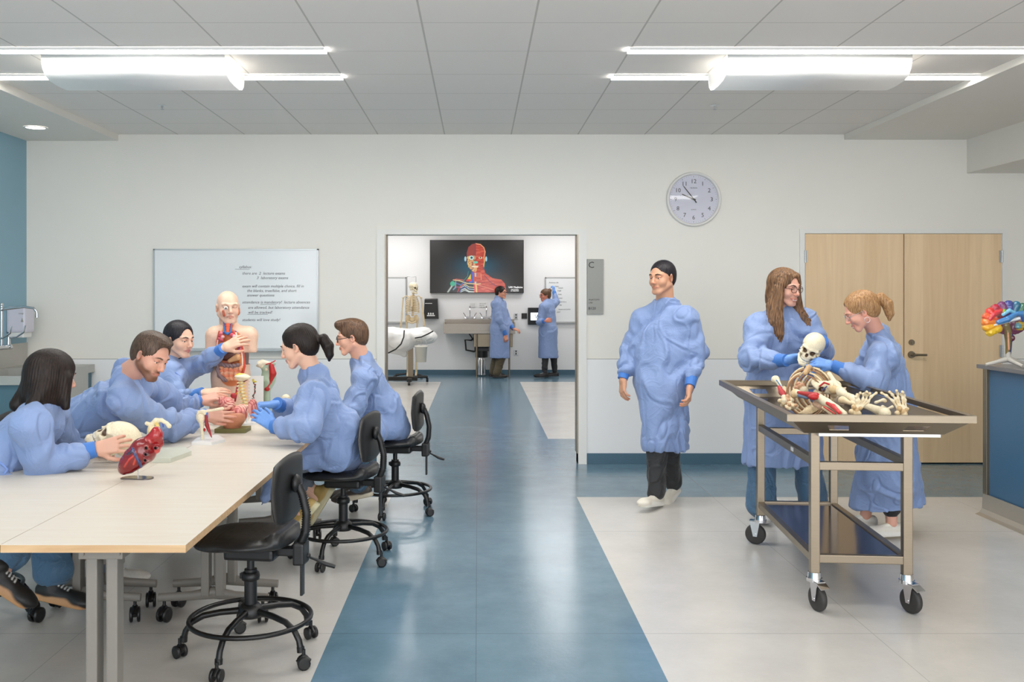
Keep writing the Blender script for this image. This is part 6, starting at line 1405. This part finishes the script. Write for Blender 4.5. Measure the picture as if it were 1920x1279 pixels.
# --- woman with dark bob, front left, back turned
def bob(root, A, T, k_):
    def f(s):
        s.ell((0, -.022, .036), (.090, .112, .095), k=.01); s.ell((0, -.035, -.045), (.094, .098, .13), k=.04)
        for e in (-1, 1): s.rc((e*.078, .02, .0), (e*.083, .035, -.125), .024, .018, k=.03); s.rc((e*.06, -.07, -.05), (e*.07, -.11, -.135), .038, .034, k=.03)
        s.ell((0, .115, -.045), (.068, .085, .118), k=.01, op='s'); s.rc((0, .03, -.08), (0, .02, -.2), .058, .06, k=.01, op='s'); s.half((0, 0, -.152), (0, .35, -1), k=.006)
    hair(root, A, T, H_dark, f, k_*1.05)
J = dict(head=ON(100, 708, 4.52), fwd=(.62, .76, -.15), up=(.0, 0, 1), neck=ON(82, 762, 4.50), pel=ON(-50, 905, 4.55), sR=ON(52, 800, 4.30), sL=ON(98, 785, 4.72), eR=ON(80, 868, 4.38), eL=ON(128, 850, 4.86), wR=ON(176, 843, 4.44), wL=ON(178, 842, 4.84),
         kL=ON(95, 935, 4.6), kR=ON(60, 950, 4.25), aL=ON(100, 1098, 4.45), aR=ON(0, 1068, 4.0), tL=(.85, -.1, -.15), tR=(.85, .1, -.62), uR=(.6, 0, .8),
         hdR=(.95, .18, .20), hbR=(.0, -1, .35), cuR=(.4, .35, .3, .32, .38), thR=(.95, .4), spR=.16, hdL=(.75, -.45, .1), hbL=(0, 1, .4), cuL=(.4,)*5, seat=.57, ties=[[ON(-10, 860, 4.28), ON(5, 872, 4.25), ON(14, 880, 4.25), ON(8, 888, 4.25)]], td=.12, tw=1.35)
person('person', 'woman with dark chin-length bob leaning on the table, holding the skull with bare hands', J, dict(skin=(212, 164, 142), sd=1, trousers=(M_jeans, .07, .085, (.80, .72)), shoes=((28, 27, 28), (186, 140, 96)), extra=[bob], ar=1.08, amp=.011, clipz=[]))
# --- bearded man leaning over the table
def short_ash(root, A, T, k_):
    def f(s): cap(s, .046, th=.001); s.ell((.0, .035, .106), (.05, .05, .020), k=.03)
    hair(root, A, T, H_ash, f, k_)
J = dict(head=ON(283, 668, 4.95), fwd=(.80, -.42, -.42), up=(.25, .05, 1), neck=ON(236, 705, 5.05), pel=ON(100, 822, 5.38), sR=ON(232, 752, 4.93), sL=ON(262, 718, 5.36), eR=ON(318, 803, 5.28), eL=ON(338, 765, 5.72), wR=ON(382, 779, 5.52), wL=ON(374, 753, 5.78),
         kL=ON(175, 915, 5.6), kR=ON(160, 940, 5.2), aL=z_(ON(165, 1060, 5.5), .1), aR=z_(ON(205, 1075, 5.05), .1), tL=(1, -.1, 0), tR=(1, .1, 0),
         hdR=(.98, .1, .03), hbR=(.05, -1, .25), cuR=(.2, .3, .22, .25, .3), thR=(.5, .3), hdL=(.9, .15, .28), hbL=(.1, -.6, .9), cuL=(.3, .5, .45, .45, .5), thL=(.4, .8), sideL=1, td=.125, tw=1.45, pr=.14,
         drape=[(ON(110, 830, 5.3), ON(150, 850, 5.3), .13, .1)], ties=[[ON(118, 815, 5.14), ON(135, 797, 5.12), ON(150, 790, 5.12), ON(146, 806, 5.12), ON(138, 818, 5.12)], [ON(146, 800, 5.12), ON(168, 812, 5.12)]])
person('person', 'bearded man leaning far across the table, lowering a brain piece with both hands', J, dict(skin=(214, 160, 138), fem=False, sd=2, beard=(118, 78, 58), brow=(80, 58, 44), trousers=(M_gtrou, .075, .07, .93), shoes=((232, 228, 220), (150, 94, 54)), extra=[short_ash], ar=1.12, amp=.011))
# --- woman touching the torso
def tied(root, A, T, k_):
    def f(s): cap(s, .032, th=.002, ear=False); s.ell((0, -.112, -.005), (.035, .03, .035), k=.02)
    hair(root, A, T, H_black, f, k_)
J = dict(head=ON(337, 637, 6.3), fwd=(.86, -.50, -.12), neck=ON(325, 679, 6.36), pel=ON(285, 800, 6.45), sR=ON(318, 706, 6.2), sL=ON(346, 695, 6.5), eR=ON(330, 758, 6.1), eL=ON(380, 683, 6.36), wR=ON(378, 738, 6.02), wL=ON(418, 654, 6.20),
         kL=ON(360, 860, 6.55), kR=ON(350, 870, 6.3), aL=z_(ON(340, 0, 6.4), .25), aR=z_(ON(330, 0, 6.3), .25), tL=(1, 0, -.2), tR=(1, 0, -.2),
         hdL=(.80, .12, .42), hbL=(-.3, -.9, .35), cuL=(.3, .35, .3, .3, .35), spL=.16, thL=(.9, .4), sideL=1, hdR=(.95, .0, .12), hbR=(.1, -.5, .9), cuR=(.1, .15, .12, .15, .2), seat=.6, td=.105, tw=1.35,
         drape=[(ON(300, 735, 6.25), ON(292, 800, 6.3), .09, .1)], ties=[[ON(322, 693, 6.16), ON(330, 700, 6.14), ON(338, 706, 6.14)]])
person('person', 'woman with tied black hair reaching out to touch the torso model', J, dict(skin=(228, 182, 156), lip=(190, 112, 108), sd=3, brow=(40, 32, 32), collar=True, trousers=(M_dtrou, .07, .06, .9), shoes=((40, 40, 42), (60, 60, 60)), extra=[tied]))
# --- ponytailed woman, blue gloves
def pony(root, A, T, k_):
    def f(s):
        cap(s, .030, th=.003); s.ell((0, -.118, .012), (.026, .022, .026), k=.012)
        s.poly([(0, -.125, .012), (0, -.152, .0), (0, -.165, -.045), (0, -.160, -.095), (0, -.150, -.125)], [.018, .030, .034, .024, .008], k=.01)
    hair(root, A, T, H_dark, f, k_)
    m = MB(); m.tube([T+A@(V(.022*math.cos(t), -.128+.004*math.sin(t), .010+.022*math.sin(t))*k_) for t in np.linspace(0, 2*math.pi, 17)[:-1]], .005, 0, 8, closed=True); m.build('hair_tie', M_dark, root)
J = dict(head=ON(560, 650, 5.42), fwd=(-.93, .10, -.28), neck=ON(590, 708, 5.46), pel=ON(628, 840, 5.58), sL=ON(588, 748, 5.26), sR=ON(603, 738, 5.66), eL=ON(572, 803, 5.12), eR=ON(552, 782, 5.80), wL=ON(515, 800, 5.20), wR=ON(520, 758, 5.62),
         kL=ON(500, 878, 5.45), kR=ON(505, 868, 5.75), aL=ON(566, 952, 5.35), aR=ON(598, 925, 5.7), tL=(-.62, .1, -.75), tR=(-.5, .1, -.8), uL=(-.75, 0, .6), uR=(-.75, 0, .6),
         hdL=(-.78, .12, .52), hbL=(.3, -.9, .3), cuL=(.4, .5, .45, .45, .5), thL=(.7, .6), sideL=1, hdR=(-.93, -.28, .0), hbR=(0, -.1, 1), cuR=(.5, .55, .5, .5, .5), thR=(.5, 1.0), sideR=1, seat=.56, td=.12, tw=1.35, pr=.14,
         drape=[(ON(520, 885, 5.3), ON(492, 945, 5.3), .075, .015), (ON(640, 800, 5.5), ON(645, 850, 5.6), .11, .12)])
person('person', 'woman with dark ponytail seated on a stool, holding a brain slice in blue gloves', J, dict(skin=(232, 184, 158), lip=(206, 134, 124), sd=4, glove=(GL, GL), collar=True, trousers=(M_gtrou, .07, .06, .72), shoes=((176, 146, 84), (206, 196, 160)), extra=[pony], ar=1.1, cr=1.05, amp=.011))
# --- man with glasses
def quiff(root, A, T, k_):
    def f(s): cap(s, .014, th=.002); s.rc((-.025, .07, .095), (.025, .07, .095), .028, None, k=.02).ell((0, .03, .11), (.06, .065, .022), k=.03)
    hair(root, A, T, H_brown, f, k_)
J = dict(head=ON(659, 633, 6.6), fwd=(-.95, -.14, -.16), neck=ON(678, 678, 6.66), pel=ON(722, 795, 6.78), sL=ON(684, 712, 6.46), sR=ON(690, 706, 6.86), eL=ON(662, 768, 6.38), eR=ON(655, 765, 6.95), wL=ON(625, 785, 6.42), wR=ON(625, 780, 6.85),
         kL=ON(645, 818, 6.6), kR=ON(650, 815, 6.9), aL=ON(675, 915, 6.6), aR=ON(668, 910, 6.9), tL=(-1, 0, -.2), tR=(-1, 0, -.2), hdL=(-1, 0, 0), hbL=(0, -.3, 1), hdR=(-1, 0, 0), hbR=(0, 0, 1), seat=.55, td=.12, tw=1.38, pr=.14,
         drape=[(ON(700, 810, 6.55), ON(672, 838, 6.5), .1, .05), (ON(720, 760, 6.7), ON(738, 800, 6.8), .12, .12)])
person('person', 'young man with glasses and swept-up brown hair seated on the far stool', J, dict(skin=(232, 176, 150), fem=False, sd=5, brow=(96, 68, 50), trousers=(M_jeans2, .075, .07, .93), shoes=((60, 50, 44), (190, 180, 160)), extra=[quiff, lambda r, A, T, k: glasses(r, A, T, M_black, k, .022, .0022)], glove=(None, None)))
# --- walking man
def buzz(root, A, T, k_):
    def f(s): cap(s, .016, th=-.003, low=-.01)
    hair(root, A, T, H_black, f, k_, amp=.001)
J = dict(head=ON(1241, 521, 7.0), fwd=(-.74, -.67, -.06), neck=ON(1247, 572, 7.05), pel=ON(1245, 715, 7.06), sR=ON(1205, 602, 7.14), sL=ON(1288, 601, 6.98), eR=ON(1183, 660, 7.18), eL=ON(1307, 662, 6.98), wR=ON(1168, 708, 7.10), wL=ON(1294, 722, 6.82),
         kR=ON(1232, 830, 6.98), kL=ON(1256, 825, 7.2), aR=z_(ON(1231, 0, 6.98), .09), aL=z_(ON(1262, 0, 7.28), .10), tR=(-.6, -.78, .12), tL=(-.5, -.85, -.25), hem=ON(1252, 842, 7.06), kn=[(ON(1238, 720, 7.0), ON(1233, 830, 6.97), .12, .115), (ON(1254, 720, 7.1), ON(1256, 825, 7.2), .11, .10)], hr=(.145, 1.12), td=.135, tw=1.48, pr=.145, pw=1.5,
         hdR=(-.05, -.15, -1), hbR=(-.9, -.3, 0), cuR=(.5, .5, .5, .5, .5), hdL=(-.15, -.3, -.95), hbL=(.95, -.3, 0), cuL=(.6, .6, .6, .6, .6))
person('person', 'man in gown, dark trousers and white sneakers walking past the wall', J, dict(skin=(206, 154, 124), fem=False, sd=6, brow=(32, 26, 24), trousers=(M_dtrou, .08, .064, .93), shoes=((226, 220, 206), (232, 230, 222), False, .075, .31), extra=[buzz], ar=1.06, amp=.011, hs=1.06, hk=1.05))
# --- long-haired woman at the cart
def longh(root, A, T, k_):
    def f(s):
        s.ell((0, -.020, .040), (.090, .110, .093), k=.01).ell((0, -.05, -.05), (.088, .075, .13), k=.03)
        for e in (-1, 1):
            w_ = 1 if e > 0 else 1.5
            s.poly([(e*.05, .045, .085), (e*.078, .035, .03), (e*.086, .03, -.05), (e*.092*(1+w_)/2, .035, -.14), (e*.098*w_, .055*w_, -.22), (e*.092*w_, .07*w_, -.29), (e*.084*w_, .08*w_, -.36)], [.018, .021, .028, .034, .036, .030, .010], k=.02)
            s.poly([(e*.085, .0, .0), (e*.1, -.01, -.12), (e*.112, .02, -.22), (e*.11, .05, -.29)], [.02, .034, .034, .02], k=.02)
        s.ell((0, .120, -.026), (.062, .085, .126), k=.008, op='s'); s.rc((0, .06, -.1), (0, .1, -.4), .042, .05, k=.01, op='s')
    hair(root, A, T, H_high, f, k_, amp=.003)
J = dict(head=ON(1472, 540, 6.5), fwd=(.54, -.82, -.14), neck=ON(1462, 590, 6.56), pel=ON(1456, 722, 6.60), sR=ON(1422, 616, 6.5), sL=ON(1508, 606, 6.62), eR=ON(1409, 676, 6.36), eL=ON(1540, 660, 6.52), wR=ON(1472, 676, 6.10), wL=ON(1541, 640, 6.18),
         kR=ON(1430, 850, 6.6), kL=ON(1512, 850, 6.66), aR=z_(ON(1428, 0, 6.58), .09), aL=z_(ON(1524, 0, 6.66), .09), tR=(-.2, -1, 0), tL=(.3, -.9, 0), hem=ON(1462, 868, 6.62), kn=[(ON(1440, 730, 6.55), ON(1432, 860, 6.56), .12, .12), (ON(1495, 730, 6.6), ON(1508, 860, 6.62), .12, .12)], hr=(.2, 1.30), td=.135, tw=1.5, pr=.16, pw=1.45,
         hdR=(.95, -.1, .18), hbR=(-.1, -.8, -.6), cuR=(.4, .45, .4, .4, .4), thR=(.6, .7), hdL=(-.35, -.5, -.05), hbL=(.6, -.2, .8), cuL=(.5, .7, .65, .65, .6), thL=(.5, .8))
person('person', 'tall smiling woman with long highlighted hair and glasses holding the skull', J, dict(skin=(222, 168, 146), smile=1, sd=7, brow=(84, 58, 44), glove=((108, 138, 204), GL), trousers=(M_jeans, .08, .10, .93), shoes=((228, 226, 220), (235, 235, 235)), extra=[longh, lambda r, A, T, k: glasses(r, A, T, mat('tortoise_frame', (70, 40, 34), .3), k, .0225, .0019)], ar=1.12, hs=1.05, amp=.011, cr=1.05))
# --- strawberry blonde woman, pointing
def pony2(root, A, T, k_):
    def f(s):
        cap(s, .028, th=.004); s.ell((0, -.112, .035), (.024, .022, .024), k=.012)
        s.poly([(0, -.118, .036), (0, -.148, .025), (0, -.162, -.03), (0, -.148, -.09), (0, -.128, -.125)], [.018, .030, .036, .028, .010], k=.01)
    hair(root, A, T, H_blonde, f, k_)
def hoop(root, A, T, k_):
    m = MB(); c = V(-.079, .0, -.055); m.tube([T+A@((c+V(0, .017*math.cos(t), .017*math.sin(t)))*k_) for t in np.linspace(0, 2*math.pi, 17)[:-1]], .0012, 0, 6, closed=True); m.build('earring', M_chrome, root)
J = dict(head=ON(1614, 584, 6.05), fwd=(-.86, .22, -.46), up=(-.2, 0, 1), neck=ON(1645, 630, 6.12), pel=ON(1664, 768, 6.24), sL=ON(1658, 668, 5.94), sR=ON(1650, 655, 6.30), eL=ON(1638, 718, 5.86), eR=ON(1612, 712, 6.40), wL=ON(1562, 686, 5.92), wR=ON(1590, 735, 6.42),
         kL=ON(1668, 885, 6.15), kR=ON(1635, 880, 6.3), aL=z_(ON(1672, 0, 6.1), .085), aR=z_(ON(1622, 0, 6.32), .085), tL=(-1, -.15, 0), tR=(-1, .1, 0), hem=z_(ON(1664, 958, 6.24), .185), kn=[(ON(1664, 775, 6.15), ON(1666, 900, 6.12), .15, .17)], hr=(.235, 1.0), hn=(.12, 0, -1), td=.125, tw=1.35, pr=.155, pw=1.3,
         hdL=(-.95, .05, .22), hbL=(.0, -.75, .65), cuL=(.4, .1, .9, 1.0, 1.0), ptL=True, thL=(.4, .9), hdR=(-.9, -.2, -.3), hbR=(0, .5, .8), cuR=(.5,)*5)
person('person', 'woman with strawberry blonde ponytail and hoop earring pointing at the skull', J, dict(skin=(228, 168, 146), smile=1, sd=8, brow=(150, 110, 78), glove=(GL, GL), trousers=(M_dtrou, .065, .055, .72), shoes=((230, 224, 212), (236, 232, 224), True), extra=[pony2, hoop, lambda r, A, T, k: glasses(r, A, T, M_alu, k, .021, .0011)], ar=1.05, amp=.011))
# --- far lab pair
def short_dark(root, A, T, k_):
    def f(s): cap(s, .006, th=.003)
    hair(root, A, T, H_dark, f, k_, vox=.006)
ZP = 18.1
J = dict(head=ON(939.5, 549, ZP), fwd=(.92, -.38, 0), neck=ON(934, 562, ZP), pel=ON(937, 614, ZP), sR=ON(929, 571, ZP-.17), sL=ON(941, 571, ZP+.17), eR=ON(936, 600, ZP-.24), eL=ON(951, 600, ZP+.15), wR=ON(948, 627, ZP-.2), wL=ON(962, 616, ZP-.02),
         kR=ON(939, 672, ZP-.08), kL=ON(931, 672, ZP+.1), aR=z_(ON(931, 0, ZP-.1), .09), aL=z_(ON(925, 0, ZP+.12), .09), tR=(1, -.15, 0), tL=(.9, .1, 0), hem=ON(937, 671, ZP), kn=[(ON(937, 620, ZP-.05), ON(936, 668, ZP-.05), .16, .155)], hr=(.20, .85), td=.135, tw=1.3, pr=.165, pw=1.1,
         hdR=(.15, -.1, -1), hbR=(.2, -.9, 0), cuR=(.6,)*5, hdL=(.9, -.3, -.3), hbL=(0, -.3, 1), cuL=(.6,)*5)
fo = dict(hv=.006, handvox=.006, bv=.013)
person('person', 'man in olive trousers standing by the sink in the far lab', J, dict(skin=(214, 150, 124), fem=False, sd=9, collar=True, trousers=(M_olive, .085, .075, .93), shoes=((44, 36, 32), (30, 28, 26)), extra=[short_dark, lambda r, A, T, k: glasses(r, A, T, M_black, k, .022, .002)], amp=.006, **fo))
def bun(root, A, T, k_):
    def f(s): cap(s, .0, th=.004); s.ell((0, -.105, .085), (.042, .04, .042), k=.015)
    hair(root, A, T, H_brown, f, k_, vox=.006)
J = dict(head=ON(1022, 554, ZP+.1), fwd=(-.88, -.30, -.08), neck=ON(1026.5, 567, ZP+.1), pel=ON(1028, 620, ZP+.1), sL=ON(1019, 577, ZP-.05), sR=ON(1036, 571, ZP+.2), eL=ON(1012.5, 604, ZP-.08), eR=ON(1043, 566, ZP+.35), wL=ON(1022, 602, ZP-.28), wR=ON(1039, 548, ZP+.42),
         kL=ON(1022, 672, ZP+.05), kR=ON(1038, 672, ZP+.2), aL=z_(ON(1021, 0, ZP), .09), aR=z_(ON(1040, 0, ZP+.2), .09), tL=(-1, -.1, 0), tR=(-.9, .1, 0), hem=ON(1028, 671, ZP+.1), kn=[(ON(1028, 620, ZP+.05), ON(1027, 668, ZP+.08), .16, .155)], hr=(.20, .95), td=.125, tw=1.35, pr=.16, pw=1.15,
         hdR=(-.1, .2, 1), hbR=(.6, -.5, 0), cuR=(.6, .8, 1, 1, 1), hdL=(.8, .3, .1), hbL=(0, -1, .2), cuL=(.5,)*5)
person('person', 'woman with a hair bun writing on the whiteboard in the far lab', J, dict(skin=(206, 132, 108), sd=10, glove=(None, GL), trousers=(M_dtrou, .065, .05, .86), shoes=((26, 25, 27), (20, 20, 20)), extra=[bun, lambda r, A, T, k: glasses(r, A, T, M_black, k, .022, .002)], amp=.006, **fo))
# --- head of the torso model (a painted plastic face), as one of its parts
m = MB(); head(m, frame((.42, -.9, -.02)), t(427.5, 577, .0), dict(skin=(224, 184, 160), lip=(206, 140, 120), brow=(216, 176, 150), fem=False, hs=.96, hv=.0032), t(427, 612, .03))
s = S(); hc = t(427.5, 577, 0); Ah = frame((.42, -.9, -.02))
s.ell(hc+Ah@V(-.055, .045, -.03), (.018, .018, .022), (206, 110, 70), k=.004).ell(hc+Ah@V(.03, .09, .0), (.014, .010, .012), (236, 234, 228), k=.003).ell(hc+Ah@V(.031, .098, .0), (.007, .005, .007), (90, 80, 70), k=.002).poly([hc+Ah@V(.045, .075, -.02), hc+Ah@V(.04, .075, -.05)], .008, (190, 90, 60), k=.003)
s.into(m, .0028); m.build('head', [M_modelp, mat('closed_eyelid', (214, 168, 142), .5)], TORSO)
